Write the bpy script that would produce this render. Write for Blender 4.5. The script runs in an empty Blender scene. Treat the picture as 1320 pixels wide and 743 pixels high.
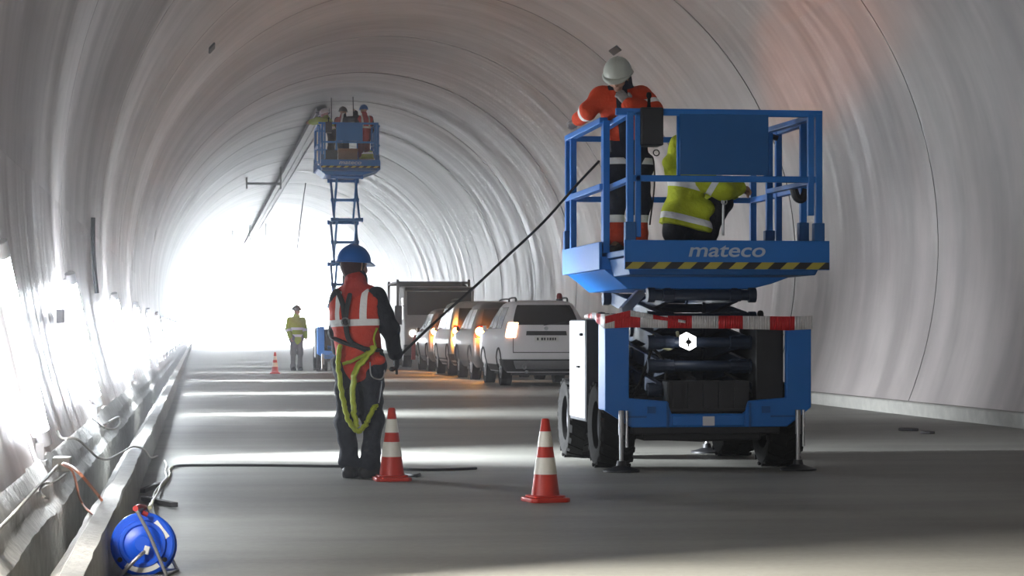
import bpy, bmesh, math, random
import numpy as np
from mathutils import Vector, Matrix
random.seed(7)
rng = np.random.RandomState(3)
R = math.radians
sc = bpy.context.scene
COL = sc.collection

# ------------------------------------------------------------------ camera frame
# tunnel axis = +Y, tunnel centre line x = 0, floor z = 0
FPX, HORIZ, CAMH, YAW, CAMX = 3000.0, 427.0, 1.15, R(7.69), -4.46
SN, CS = math.sin(YAW), math.cos(YAW)


def at_d(px, py, D):
    """point at distance D along the camera axis, seen at pixel px, py"""
    lat = (px - 660.0) / FPX * D
    return Vector((CAMX + SN * D + CS * lat, CS * D - SN * lat, CAMH + (HORIZ - py) / FPX * D))


def at_y(px, py, y):
    """point in the plane Y = y"""
    a = (px - 660.0) / FPX
    return at_d(px, py, y / (CS - SN * a))


def at_z(px, py, z=0.0):
    return at_d(px, py, (CAMH - z) * FPX / (py - HORIZ))


TR, TC = 5.75, 2.35      # tunnel radius, height of its centre


def at_wall(px, py, inset=0.0):
    """where the ray through px, py meets the tunnel lining"""
    a = (px - 660.0) / FPX
    dx, dz = SN + CS * a, (HORIZ - py) / FPX
    ox, oz = CAMX, CAMH - TC
    r = TR - inset
    A, B, Cc = dx * dx + dz * dz, 2 * (ox * dx + oz * dz), ox * ox + oz * oz - r * r
    D = (-B + math.sqrt(B * B - 4 * A * Cc)) / (2 * A)
    return at_d(px, py, D)


# ------------------------------------------------------------------ materials
def srgb(r, g, b):
    f = lambda c: (c / 255 / 12.92) if c / 255 <= .04045 else ((c / 255 + .055) / 1.055) ** 2.4
    return (f(r), f(g), f(b))


class NT:
    def __init__(self, name):
        self.m = bpy.data.materials.new(name)
        self.m.use_nodes = True
        self.t = self.m.node_tree
        self.b = self.t.nodes['Principled BSDF']
        self.out = self.t.nodes['Material Output']

    def n(self, typ, **kw):
        nd = self.t.nodes.new(typ)
        for k, v in kw.items():
            if k.startswith('i_'):
                nd.inputs[k[2:].replace('_', ' ')].default_value = v
            else:
                setattr(nd, k, v)
        return nd

    def l(self, a, b):
        self.t.links.new(a, b)


def mat(name, col, rough=.5, metal=0., noise=0., scale=8., bump=0., bscale=40., emit=None, estr=0., spec=None, coat=0.):
    k = NT(name)
    k.b.inputs['Base Color'].default_value = (*col, 1)
    k.b.inputs['Roughness'].default_value = rough
    k.b.inputs['Metallic'].default_value = metal
    if spec is not None:
        k.b.inputs['Specular IOR Level'].default_value = spec
    if coat:
        k.b.inputs['Coat Weight'].default_value = coat
        k.b.inputs['Coat Roughness'].default_value = .08
    tc = k.n('ShaderNodeTexCoord')
    if noise:
        nz = k.n('ShaderNodeTexNoise', i_Scale=scale, i_Detail=5.0, i_Roughness=.6)
        k.l(tc.outputs['Object'], nz.inputs['Vector'])
        mx = k.n('ShaderNodeMix', data_type='RGBA')
        mx.inputs['A'].default_value = (*[c * (1 - noise) for c in col], 1)
        mx.inputs['B'].default_value = (*[min(1, c * (1 + noise)) for c in col], 1)
        k.l(nz.outputs['Fac'], mx.inputs['Factor'])
        k.l(mx.outputs['Result'], k.b.inputs['Base Color'])
    if bump:
        nb = k.n('ShaderNodeTexNoise', i_Scale=bscale, i_Detail=4.0)
        k.l(tc.outputs['Object'], nb.inputs['Vector'])
        bp = k.n('ShaderNodeBump', i_Strength=bump, i_Distance=.02)
        k.l(nb.outputs['Fac'], bp.inputs['Height'])
        k.l(bp.outputs['Normal'], k.b.inputs['Normal'])
    if emit:
        k.b.inputs['Emission Color'].default_value = (*emit, 1)
        k.b.inputs['Emission Strength'].default_value = estr
    return k.m


def cloth(name, base, layers=(), rough=.85, bump=.5, noise=.18):
    """fabric with pattern layers: (attribute, colour) - shown where the attribute is above zero"""
    k = NT(name)
    k.b.inputs['Roughness'].default_value = rough
    tc = k.n('ShaderNodeTexCoord')
    nz = k.n('ShaderNodeTexNoise', i_Scale=9.0, i_Detail=4.0)
    k.l(tc.outputs['Object'], nz.inputs['Vector'])
    mx = k.n('ShaderNodeMix', data_type='RGBA')
    mx.inputs['A'].default_value = (*[c * (1 - noise) for c in base], 1)
    mx.inputs['B'].default_value = (*[min(1, c * (1 + noise)) for c in base], 1)
    k.l(nz.outputs['Fac'], mx.inputs['Factor'])
    cur = mx.outputs['Result']
    for an, c in layers:
        at = k.n('ShaderNodeAttribute', attribute_name=an)
        gt = k.n('ShaderNodeMath', operation='GREATER_THAN')
        gt.inputs[1].default_value = 0.0
        k.l(at.outputs['Fac'], gt.inputs[0])
        m2 = k.n('ShaderNodeMix', data_type='RGBA')
        m2.inputs['B'].default_value = (*c, 1)
        k.l(cur, m2.inputs['A'])
        k.l(gt.outputs[0], m2.inputs['Factor'])
        cur = m2.outputs['Result']
    k.l(cur, k.b.inputs['Base Color'])
    n2 = k.n('ShaderNodeTexNoise', i_Scale=14.0, i_Detail=3.0, i_Distortion=1.2)
    k.l(tc.outputs['Object'], n2.inputs['Vector'])
    bp = k.n('ShaderNodeBump', i_Strength=bump, i_Distance=.03)
    k.l(n2.outputs['Fac'], bp.inputs['Height'])
    k.l(bp.outputs['Normal'], k.b.inputs['Normal'])
    return k.m


def lining_material():
    """smooth shuttered concrete: streaks and ripples run round the ring"""
    k = NT('lining_concrete')
    tc = k.n('ShaderNodeTexCoord')
    sp = k.n('ShaderNodeSeparateXYZ')
    k.l(tc.outputs['Object'], sp.inputs[0])
    dz = k.n('ShaderNodeMath', operation='SUBTRACT')
    k.l(sp.outputs['Z'], dz.inputs[0]); dz.inputs[1].default_value = TC
    an = k.n('ShaderNodeMath', operation='ARCTAN2')
    k.l(dz.outputs[0], an.inputs[0]); k.l(sp.outputs['X'], an.inputs[1])

    def coords(fy, fa, fz=0.):
        a = k.n('ShaderNodeMath', operation='MULTIPLY'); k.l(sp.outputs['Y'], a.inputs[0]); a.inputs[1].default_value = fy
        b = k.n('ShaderNodeMath', operation='MULTIPLY'); k.l(an.outputs[0], b.inputs[0]); b.inputs[1].default_value = fa
        c = k.n('ShaderNodeCombineXYZ'); k.l(a.outputs[0], c.inputs[0]); k.l(b.outputs[0], c.inputs[1]); c.inputs[2].default_value = fz
        return c.outputs[0]
    streak = k.n('ShaderNodeTexNoise', i_Scale=1.0, i_Detail=6.0, i_Roughness=.6)
    k.l(coords(.9, 1.0), streak.inputs['Vector'])
    blotch = k.n('ShaderNodeTexNoise', i_Scale=1.0, i_Detail=5.0, i_Roughness=.55)
    k.l(coords(.22, 1.0, 4.), blotch.inputs['Vector'])
    r1 = k.n('ShaderNodeValToRGB')
    r1.color_ramp.elements[0].position = .34; r1.color_ramp.elements[0].color = (*[c * .75 for c in WALLC], 1)
    r1.color_ramp.elements[1].position = .64; r1.color_ramp.elements[1].color = (*[c * 1.16 for c in WALLC], 1)
    k.l(streak.outputs['Fac'], r1.inputs[0])
    r2 = k.n('ShaderNodeValToRGB')
    r2.color_ramp.elements[0].position = .40; r2.color_ramp.elements[0].color = (.74, .72, .73, 1)
    r2.color_ramp.elements[1].position = .60; r2.color_ramp.elements[1].color = (1, 1, 1, 1)
    k.l(blotch.outputs['Fac'], r2.inputs[0])
    mu = k.n('ShaderNodeMix', data_type='RGBA', blend_type='MULTIPLY'); mu.inputs['Factor'].default_value = 1
    k.l(r1.outputs[0], mu.inputs['A']); k.l(r2.outputs[0], mu.inputs['B'])
    k.l(mu.outputs['Result'], k.b.inputs['Base Color'])
    rr = k.n('ShaderNodeMapRange'); rr.inputs['To Min'].default_value = .36; rr.inputs['To Max'].default_value = .56
    k.l(streak.outputs['Fac'], rr.inputs['Value']); k.l(rr.outputs[0], k.b.inputs['Roughness'])
    k.b.inputs['Specular IOR Level'].default_value = .5
    rip = k.n('ShaderNodeTexNoise', i_Scale=1.0, i_Detail=3.0, i_Roughness=.5)
    k.l(coords(.55, .7, 9.), rip.inputs['Vector'])
    bp = k.n('ShaderNodeBump', i_Strength=.5, i_Distance=.22)
    k.l(rip.outputs['Fac'], bp.inputs['Height'])
    k.l(bp.outputs['Normal'], k.b.inputs['Normal'])
    return k.m


def floor_material():
    k = NT('road_concrete')
    tc = k.n('ShaderNodeTexCoord')
    mp = k.n('ShaderNodeMapping'); mp.inputs['Scale'].default_value = (.35, 1.1, 1)
    k.l(tc.outputs['Object'], mp.inputs['Vector'])
    nz = k.n('ShaderNodeTexNoise', i_Scale=1.0, i_Detail=7.0, i_Roughness=.6)
    k.l(mp.outputs[0], nz.inputs['Vector'])
    rp = k.n('ShaderNodeValToRGB')
    rp.color_ramp.elements[0].position = .32; rp.color_ramp.elements[0].color = (.20, .20, .178, 1)
    rp.color_ramp.elements[1].position = .70; rp.color_ramp.elements[1].color = (.30, .296, .268, 1)
    k.l(nz.outputs['Fac'], rp.inputs[0])
    fine = k.n('ShaderNodeTexNoise', i_Scale=22.0, i_Detail=4.0)
    k.l(tc.outputs['Object'], fine.inputs['Vector'])
    mu = k.n('ShaderNodeMix', data_type='RGBA', blend_type='OVERLAY'); mu.inputs['Factor'].default_value = .18
    k.l(rp.outputs[0], mu.inputs['A']); k.l(fine.outputs['Fac'], mu.inputs['B'])
    k.l(mu.outputs['Result'], k.b.inputs['Base Color'])
    k.b.inputs['Roughness'].default_value = .55
    k.b.inputs['Specular IOR Level'].default_value = .35
    bp = k.n('ShaderNodeBump', i_Strength=.25, i_Distance=.004)
    k.l(fine.outputs['Fac'], bp.inputs['Height']); k.l(bp.outputs['Normal'], k.b.inputs['Normal'])
    return k.m


WALLC = (.415, .385, .372)
M = {}
M['wall'] = lining_material()
M['floor'] = floor_material()
M['joint'] = mat('joint_seal', (.10, .095, .09), .8)
M['kerb'] = mat('kerb_concrete', (.34, .335, .31), .75, noise=.35, scale=5, bump=.5, bscale=18)
M['rough'] = mat('rough_concrete', (.46, .455, .43), .85, noise=.5, scale=7, bump=1.0, bscale=14)
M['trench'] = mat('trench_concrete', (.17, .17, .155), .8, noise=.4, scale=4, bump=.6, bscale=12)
M['blue'] = mat('lift_blue_paint', srgb(18, 106, 188), .42, noise=.08, scale=3)
M['bluedk'] = mat('lift_dark_blue_paint', srgb(16, 84, 146), .5, noise=.1, scale=4)
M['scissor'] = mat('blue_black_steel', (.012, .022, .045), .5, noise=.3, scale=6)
M['black'] = mat('black_steel', (.012, .013, .016), .5, noise=.3, scale=6)
M['rubber'] = mat('tyre_rubber', (.014, .014, .014), .95, noise=.4, scale=9, bump=.2, spec=.12)
M['grey'] = mat('light_grey_panel', (.62, .63, .66), .4, noise=.06)
M['dgrey'] = mat('dark_grey_panel', (.035, .037, .044), .5, noise=.15)
M['steel'] = mat('bare_steel', (.55, .55, .55), .32, 1.0, noise=.1)
M['zinc'] = mat('galvanised_steel', (.42, .42, .43), .45, .8, noise=.15, scale=20)
M['white'] = mat('white_plastic', (.80, .80, .78), .5)
M['logo'] = mat('silver_lettering', (.42, .50, .60), .5)
M['yellowtape'] = mat('hazard_yellow', (.42, .36, .05), .5)
M['blacktape'] = mat('hazard_black', (.012, .012, .012), .5)
M['tapered'] = mat('barrier_red', (.62, .015, .02), .4)
M['tapewhite'] = mat('barrier_white', (.75, .72, .72), .4)
M['conered'] = mat('cone_red', (.55, .028, .012), .45, noise=.08)
M['conewhite'] = mat('cone_white_sheeting', (.82, .78, .68), .4)
M['reel'] = mat('reel_blue_plastic', (.008, .10, .72), .35)
M['reddk'] = mat('red_plastic', (.45, .03, .03), .5)
M['skin'] = mat('skin', (.42, .23, .16), .55, noise=.12, scale=14)
M['glovedk'] = mat('dark_glove', (.035, .033, .035), .8, bump=.3)
M['glovegr'] = mat('grey_glove', (.30, .28, .27), .8, bump=.3)
M['boot'] = mat('dark_leather_boot', (.018, .018, .022), .6, bump=.3)
M['cable_black'] = mat('black_cable', (.012, .012, .012), .6)
M['cable_orange'] = mat('orange_cable', (.62, .22, .12), .55)
M['cable_white'] = mat('pale_cable', (.62, .60, .55), .6)
M['cable_yellow'] = mat('yellow_green_cable', (.36, .36, .22), .6, noise=.4, scale=30)
M['webbing'] = mat('yellow_green_webbing', (.40, .46, .03), .8, noise=.2, scale=30, bump=.4)
M['tube'] = mat('lit_tube', (.9, .9, .9), .4, emit=(.86, .93, 1.0), estr=430.)
M['tubeweak'] = mat('lit_tube_dimmer', (.9, .9, .9), .4, emit=(.90, .95, 1.0), estr=130.)
M['tubefar'] = mat('lit_tube_far', (.9, .9, .9), .4, emit=(.86, .93, 1.0), estr=140.)
M['tubeback'] = mat('lit_tube_low', (.9, .9, .9), .4, emit=(1.0, .96, .88), estr=110.)
M['hexglow'] = mat('glowing_white_plate', (.9, .9, .9), .4, emit=(1., .98, .95), estr=6.)
M['amber'] = mat('lit_amber_lens', (.9, .35, .03), .3, emit=(1.0, .42, .06), estr=130.)
M['taillit'] = mat('lit_tail_lens', (.9, .2, .1), .3, emit=(1.0, .45, .24), estr=10.)
M['tailred'] = mat('dark_red_lens', (.22, .01, .01), .2)
M['headlit'] = mat('lit_head_lamp', (.9, .9, .9), .2, emit=(1., .93, .85), estr=3.)
M['glass'] = mat('dark_vehicle_glass', (.02, .014, .011), .12, spec=.4)
M['carwhite'] = mat('white_car_paint', (.78, .75, .75), .5, coat=.15)
M['carsilver'] = mat('silver_car_paint', (.40, .37, .34), .5, .2, coat=.15)
M['cardark'] = mat('dark_car_paint', (.035, .024, .02), .5, coat=.15)
M['carbrown'] = mat('brown_car_paint', (.08, .05, .035), .5, coat=.15)
M['trim'] = mat('black_car_trim', (.028, .026, .025), .65)
M['rim'] = mat('alloy_rim', (.35, .35, .36), .4, .7)
M['plate'] = mat('number_plate', (.72, .70, .66), .45)
M['truckwhite'] = mat('truck_white_paint', (.46, .44, .42), .45, noise=.12)
M['truckgrey'] = mat('truck_grey_frame', (.10, .095, .09), .55)
M['brown'] = mat('brown_board', (.30, .15, .06), .8, noise=.25)
M['duct'] = mat('ceiling_tray_metal', (.33, .32, .31), .5, .3, noise=.2, scale=2)
M['ductdk'] = mat('dark_plate', (.05, .045, .045), .7)

# ------------------------------------------------------------------ object helpers


def tag(o, label=None, cat=None, group=None, kind=None):
    if label: o['label'] = label
    if cat: o['category'] = cat
    if group: o['group'] = group
    if kind: o['kind'] = kind
    return o


def empty(name, loc=(0, 0, 0), rz=0.):
    o = bpy.data.objects.new(name, None)
    o.empty_display_size = .2
    o.location = loc
    o.rotation_euler = (0, 0, rz)
    COL.objects.link(o)
    return o


def copy_tree(o, parent=None):
    c = o.copy()
    COL.objects.link(c)
    if parent is not None:
        c.parent = parent
    for ch in list(o.children):
        copy_tree(ch, c)
    return c


def link(name, me, parent=None):
    o = bpy.data.objects.new(name, me)
    COL.objects.link(o)
    if parent is not None:
        o.parent = parent
    return o


class MB:
    def __init__(self):
        self.v, self.f, self.mi = [], [], []

    def add(self, vs, fs, m=0):
        b = len(self.v)
        self.v += [tuple(p) for p in vs]
        for f in fs:
            self.f.append(tuple(b + i for i in f)); self.mi.append(m)
        return self

    def box(self, x0, x1, y0, y1, z0, z1, m=0):
        vs = [(x, y, z) for z in (z0, z1) for y in (y0, y1) for x in (x0, x1)]
        return self.add(vs, [(0, 2, 3, 1), (4, 5, 7, 6), (0, 1, 5, 4), (2, 6, 7, 3), (0, 4, 6, 2), (1, 3, 7, 5)], m)

    def bar(self, p0, p1, w, h=None, m=0, up=(0, 0, 1)):
        h = h or w
        p0, p1 = Vector(p0), Vector(p1)
        d = (p1 - p0).normalized()
        u = Vector(up)
        if abs(d.dot(u)) > .95: u = Vector((0, 1, 0))
        s = d.cross(u).normalized(); t = s.cross(d)
        vs = [p + s * a * w / 2 + t * b * h / 2 for p in (p0, p1) for a, b in ((-1, -1), (1, -1), (1, 1), (-1, 1))]
        return self.add(vs, [(3, 2, 1, 0), (4, 5, 6, 7), (0, 1, 5, 4), (1, 2, 6, 5), (2, 3, 7, 6), (3, 0, 4, 7)], m)

    def tube(self, path, r, seg=8, m=0, smooth_path=0, caps=True, flat=1.0):
        P = [Vector(p) for p in path]
        if smooth_path: P = catmull(P, smooth_path)
        rs = r if isinstance(r, (list, tuple)) else [r] * len(P)
        if len(rs) != len(P):
            rs = list(np.interp(np.linspace(0, 1, len(P)), np.linspace(0, 1, len(rs)), rs))
        vs, fs = [], []
        prev = None
        for i, p in enumerate(P):
            d = (P[min(i + 1, len(P) - 1)] - P[max(i - 1, 0)]).normalized()
            if prev is None:
                a = Vector((0, 0, 1)) if abs(d.z) < .9 else Vector((1, 0, 0))
                s = d.cross(a).normalized()
            else:
                s = (prev - d * prev.dot(d))
                s = s.normalized() if s.length > 1e-6 else d.orthogonal().normalized()
            prev = s
            t = d.cross(s)
            for k in range(seg):
                a = 2 * math.pi * k / seg
                vs.append(p + s * math.cos(a) * rs[i] + t * math.sin(a) * rs[i] * flat)
        n = len(P)
        for i in range(n - 1):
            for k in range(seg):
                k2 = (k + 1) % seg
                fs.append((i * seg + k, i * seg + k2, (i + 1) * seg + k2, (i + 1) * seg + k))
        if caps:
            fs.append(tuple(range(seg))[::-1]); fs.append(tuple((n - 1) * seg + k for k in range(seg)))
        return self.add(vs, fs, m)

    def lathe(self, prof, seg=24, m=0, mx=None, closed=False):
        """prof (r, z) revolved about Z then moved by mx"""
        vs, fs = [], []
        for r, z in prof:
            for k in range(seg):
                a = 2 * math.pi * k / seg
                vs.append(Vector((r * math.cos(a), r * math.sin(a), z)))
        n = len(prof)
        rng_ = range(n) if closed else range(n - 1)
        for i in rng_:
            j = (i + 1) % n
            for k in range(seg):
                k2 = (k + 1) % seg
                fs.append((i * seg + k, i * seg + k2, j * seg + k2, j * seg + k))
        if not closed:
            fs.append(tuple(range(seg))[::-1]); fs.append(tuple((n - 1) * seg + k for k in range(seg)))
        if mx is not None: vs = [mx @ v for v in vs]
        return self.add(vs, fs, m)

    def prism(self, poly, y0, y1, m=0, axis='y'):
        """polygon (x, z) extruded along y (or (y, z) along x)"""
        n = len(poly)
        if axis == 'y':
            vs = [(a, y0, b) for a, b in poly] + [(a, y1, b) for a, b in poly]
        elif axis == 'x':
            vs = [(y0, a, b) for a, b in poly] + [(y1, a, b) for a, b in poly]
        else:
            vs = [(a, b, y0) for a, b in poly] + [(a, b, y1) for a, b in poly]
        fs = [tuple(range(n))[::-1], tuple(range(n, 2 * n))]
        for i in range(n):
            j = (i + 1) % n
            fs.append((i, j, n + j, n + i))
        return self.add(vs, fs, m)

    def build(self, name, mats, parent=None, bevel=0., ang=35, seg=2):
        me = bpy.data.meshes.new(name)
        me.from_pydata(self.v, [], self.f)
        for m in (mats if isinstance(mats, (list, tuple)) else [mats]):
            me.materials.append(m)
        me.polygons.foreach_set('material_index', self.mi)
        bm = bmesh.new(); bm.from_mesh(me)
        bmesh.ops.recalc_face_normals(bm, faces=bm.faces)
        bm.to_mesh(me); bm.free()
        me.polygons.foreach_set('use_smooth', [True] * len(me.polygons))
        me.set_sharp_from_angle(angle=R(ang))
        o = link(name, me, parent)
        if bevel:
            b = o.modifiers.new('b', 'BEVEL'); b.width = bevel; b.segments = seg; b.limit_method = 'ANGLE'; b.angle_limit = R(40)
        return o


def catmull(P, sub):
    P = [Vector(p) for p in P]
    Q = [P[0] * 2 - P[1]] + P + [P[-1] * 2 - P[-2]]
    out = []
    for i in range(1, len(Q) - 2):
        a, b, c, d = Q[i - 1], Q[i], Q[i + 1], Q[i + 2]
        for j in range(sub):
            t = j / sub
            out.append(.5 * ((2 * b) + (c - a) * t + (2 * a - 5 * b + 4 * c - d) * t * t + (3 * b - a - 3 * c + d) * t ** 3))
    out.append(P[-1])
    return out


def rotx(a): return Matrix.Rotation(a, 4, 'X')
def roty(a): return Matrix.Rotation(a, 4, 'Y')
def rotz(a): return Matrix.Rotation(a, 4, 'Z')
def tr(*p): return Matrix.Translation(Vector(p))


# ------------------------------------------------------------------ implicit surfaces (people, soft things)
def cap(p0, p1, r0, r1=None, k=.03, flat=None, n=None):
    return dict(a=np.array(p0, float), b=np.array(p1, float), r0=r0, r1=r0 if r1 is None else r1, k=k, flat=flat,
                n=None if n is None else np.array(n, float) / np.linalg.norm(n))


def capdist(P, q):
    a, b = q['a'], q['b']
    if q['flat']:
        c = (a + b) / 2
        h = ((P - c) @ q['n'])[..., None] * q['n']
        P = P + h * (q['flat'] - 1)
    ba = b - a
    L2 = float(ba @ ba)
    t = np.clip(((P - a) @ ba) / L2, 0, 1) if L2 > 1e-12 else np.zeros(P.shape[:-1])
    d = np.linalg.norm(P - a - t[..., None] * ba, axis=-1) - (q['r0'] + (q['r1'] - q['r0']) * t)
    return d


def field(prims, vox, cuts=(), wrinkle=0.):
    lo = np.min([np.minimum(q['a'], q['b']) - max(q['r0'], q['r1']) for q in prims], 0) - 3 * vox - .02
    hi = np.max([np.maximum(q['a'], q['b']) + max(q['r0'], q['r1']) for q in prims], 0) + 3 * vox + .02
    n = np.ceil((hi - lo) / vox).astype(int) + 1
    F = np.full(n, 1.0, np.float32)
    ax = [lo[i] + vox * np.arange(n[i]) for i in range(3)]
    for q in prims:
        mg = max(q['r0'], q['r1']) + 2 * q['k'] + 3 * vox
        i0 = np.maximum(((np.minimum(q['a'], q['b']) - mg - lo) / vox).astype(int), 0)
        i1 = np.minimum(((np.maximum(q['a'], q['b']) + mg - lo) / vox).astype(int) + 2, n)
        sl = tuple(slice(i0[i], i1[i]) for i in range(3))
        P = np.stack(np.meshgrid(ax[0][sl[0]], ax[1][sl[1]], ax[2][sl[2]], indexing='ij'), -1)
        d = capdist(P, q).astype(np.float32)
        f = F[sl]
        k = q['k']
        h = np.maximum(k - np.abs(f - d), 0) / k
        F[sl] = np.minimum(f, d) - h * h * k * .25
    if wrinkle or cuts:
        P = np.stack(np.meshgrid(*ax, indexing='ij'), -1)
        if wrinkle:
            x, y, z = P[..., 0], P[..., 1], P[..., 2]
            w = np.sin(31 * z + 9 * x + 3 * np.sin(11 * y + 5 * z)) * .5 + np.sin(23 * x + 17 * z + 4 * np.sin(8 * z + 3 * x)) * .35 + np.sin(47 * z - 19 * y + 2 * np.sin(13 * x)) * .3
            F = F + (wrinkle * w).astype(np.float32)
        for c in cuts:
            if 'plane' in c:      # keep the side where n.(p-o) < 0
                F = np.maximum(F, ((P - np.array(c['o'])) @ np.array(c['plane'])).astype(np.float32))
            else:                 # subtract a capsule
                F = np.maximum(F, -capdist(P, c).astype(np.float32))
    return F, lo


def surface_nets(F, lo, vox):
    S = F < 0
    c = S[:-1, :-1, :-1].astype(np.int8)
    tot = sum(S[i:S.shape[0] - 1 + i, j:S.shape[1] - 1 + j, k:S.shape[2] - 1 + k].astype(np.int8) for i in (0, 1) for j in (0, 1) for k in (0, 1))
    act = (tot > 0) & (tot < 8)
    idx = np.full(act.shape, -1, np.int64)
    cells = np.argwhere(act)
    idx[act] = np.arange(len(cells))
    acc = np.zeros((len(cells), 3)); cnt = np.zeros(len(cells))
    corners = [(i, j, k) for i in (0, 1) for j in (0, 1) for k in (0, 1)]
    for a in range(8):
        for b in range(a + 1, 8):
            ca, cb = np.array(corners[a]), np.array(corners[b])
            if np.abs(ca - cb).sum() != 1: continue
            fa = F[tuple((cells + ca).T)]; fb = F[tuple((cells + cb).T)]
            m = (fa < 0) != (fb < 0)
            t = np.where(m, fa / np.where(fa == fb, 1, fa - fb), 0)
            p = ca + t[:, None] * (cb - ca)
            acc[m] += p[m]; cnt[m] += 1
    V = lo + vox * (cells + acc / cnt[:, None])
    quads = []
    n = np.array(F.shape)
    for ax in range(3):
        o1, o2 = (ax + 1) % 3, (ax + 2) % 3
        sl0 = [slice(1, n[i] - 1) for i in range(3)]; sl1 = list(sl0)
        sl0[ax] = slice(0, n[ax] - 1); sl1[ax] = slice(1, n[ax])
        a, b = S[tuple(sl0)], S[tuple(sl1)]
        base = np.array([sl0[i].start for i in range(3)])
        for flip, msk in ((False, a & ~b), (True, ~a & b)):
            e = np.argwhere(msk) + base
            if not len(e): continue
            q = []
            for d1, d2 in ((-1, -1), (0, -1), (0, 0), (-1, 0)):
                cc = e.copy(); cc[:, o1] += d1; cc[:, o2] += d2
                q.append(idx[tuple(cc.T)])
            q = np.stack(q, 1)
            quads.append(q[:, ::-1] if flip else q)
    return V, np.concatenate(quads)


def soft(name, prims, vox, m, parent, cuts=(), wrinkle=0., attrs=None, smooth=1):
    F, lo = field(prims, vox, cuts, wrinkle)
    V, Q = surface_nets(F, lo, vox)
    for _ in range(smooth):                       # light Laplacian smoothing
        s = np.zeros_like(V); c = np.zeros(len(V))
        for i in range(4):
            j = (i + 1) % 4
            np.add.at(s, Q[:, i], V[Q[:, j]]); np.add.at(s, Q[:, j], V[Q[:, i]])
            np.add.at(c, Q[:, i], 1); np.add.at(c, Q[:, j], 1)
        V = V * .5 + .5 * s / c[:, None]
    me = bpy.data.meshes.new(name)
    me.vertices.add(len(V)); me.vertices.foreach_set('co', V.astype(np.float32).ravel())
    me.loops.add(Q.size); me.loops.foreach_set('vertex_index', Q.astype(np.int32).ravel())
    me.polygons.add(len(Q)); me.polygons.foreach_set('loop_start', np.arange(0, Q.size, 4, dtype=np.int32))
    me.update(calc_edges=True); me.validate()
    me.polygons.foreach_set('use_smooth', [True] * len(me.polygons))
    me.materials.append(m)
    for an, fn in (attrs or {}).items():
        at = me.attributes.new(an, 'FLOAT', 'POINT')
        at.data.foreach_set('value', fn(V).astype(np.float32))
    return link(name, me, parent)


SKY, EXPOSURE, HAZE, BEAM, SPREAD, BEACON = 36.0, 0.42, 0.0021, 190.0, 56, 650.0
# ================================================================== THE SETTING
Y0, Y1 = -32.0, 196.0
JOINTS = [-17.2, -9.5, -1.8, 5.9, 13.8, 22.6, 31.3, 39.1, 46.9, 54.7, 62.5, 70.3, 78.1, 85.9, 94, 102, 110, 118, 126, 134, 142, 150, 158, 166, 174, 182, 190]


def arch(name, a0, a1, n):
    mb = MB()
    ys = [(Y0, 0, 0)]
    for j in JOINTS:
        g = .016 if j < 35 else (.026 if j < 60 else .045)
        ys += [(j - g, 0, 0), (j - g / 2, g * 2, 1), (j + g / 2, g * 2, 1), (j + g, 0, 1)]
    ys.append((Y1, 0, 0))
    angs = [a0 + (a1 - a0) * i / n for i in range(n + 1)]
    vs = [((TR + d) * math.cos(a), y, TC + (TR + d) * math.sin(a)) for y, d, _ in ys for a in angs]
    m = n + 1
    for i in range(len(ys) - 1):
        mi = 1 if (ys[i + 1][2] == 1) else 0
        fs = [(i * m + k, i * m + k + 1, (i + 1) * m + k + 1, (i + 1) * m + k) for k in range(n)]
        b = len(mb.v)
        if i == 0:
            mb.v += vs
        mb.f += fs; mb.mi += [mi] * len(fs)
    o = mb.build(name, [M['wall'], M['joint']], ang=25)
    return tag(o, kind='structure')


aR = -math.asin((TC - .17) / TR)
aL = math.pi + math.asin((TC - .37) / TR)
arch('wall_right', aR, R(38), 26)
arch('ceiling', R(38), R(142), 44)
arch('wall_left', R(142), aL, 26)

fl = MB(); fl.add([(-4.9, Y0, 0), (5.25, Y0, 0), (5.25, Y1, 0), (-4.9, Y1, 0)], [(0, 1, 2, 3)])
tag(fl.build('floor', M['floor']), kind='structure')
# right kerb: low step under the lining
kb = MB(); kb.prism([(5.16, 0), (5.15, .16), (5.17, .18), (5.42, .18), (5.42, 0)], Y0, Y1)
tag(kb.build('trim_1', M['kerb']), 'low pale concrete kerb along the foot of the right lining', kind='structure')


def rough_strip(name, prof, y0, y1, step, amp, m):
    """profile swept down the tunnel with an uneven broken surface"""
    mb = MB(); n = len(prof); ys = np.arange(y0, y1 + step, step)
    r = np.random.RandomState(len(name))
    offs = r.uniform(-1, 1, (len(ys), n, 2)) * amp * .45
    kn = np.arange(y0, y1 + 2, 1.1)
    slow = np.stack([np.interp(ys, kn, r.uniform(-1, 1, len(kn))) for _ in range(2)], 1) * amp
    vs = [(x + offs[i, k, 0] + slow[i, 0], y, z + offs[i, k, 1] * .6) for i, y in enumerate(ys) for k, (x, z) in enumerate(prof)]
    fs = [(i * n + k, i * n + k + 1, (i + 1) * n + k + 1, (i + 1) * n + k) for i in range(len(ys) - 1) for k in range(n - 1)]
    mb.add(vs, fs)
    return tag(mb.build(name, m, ang=28), kind='structure')


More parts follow.
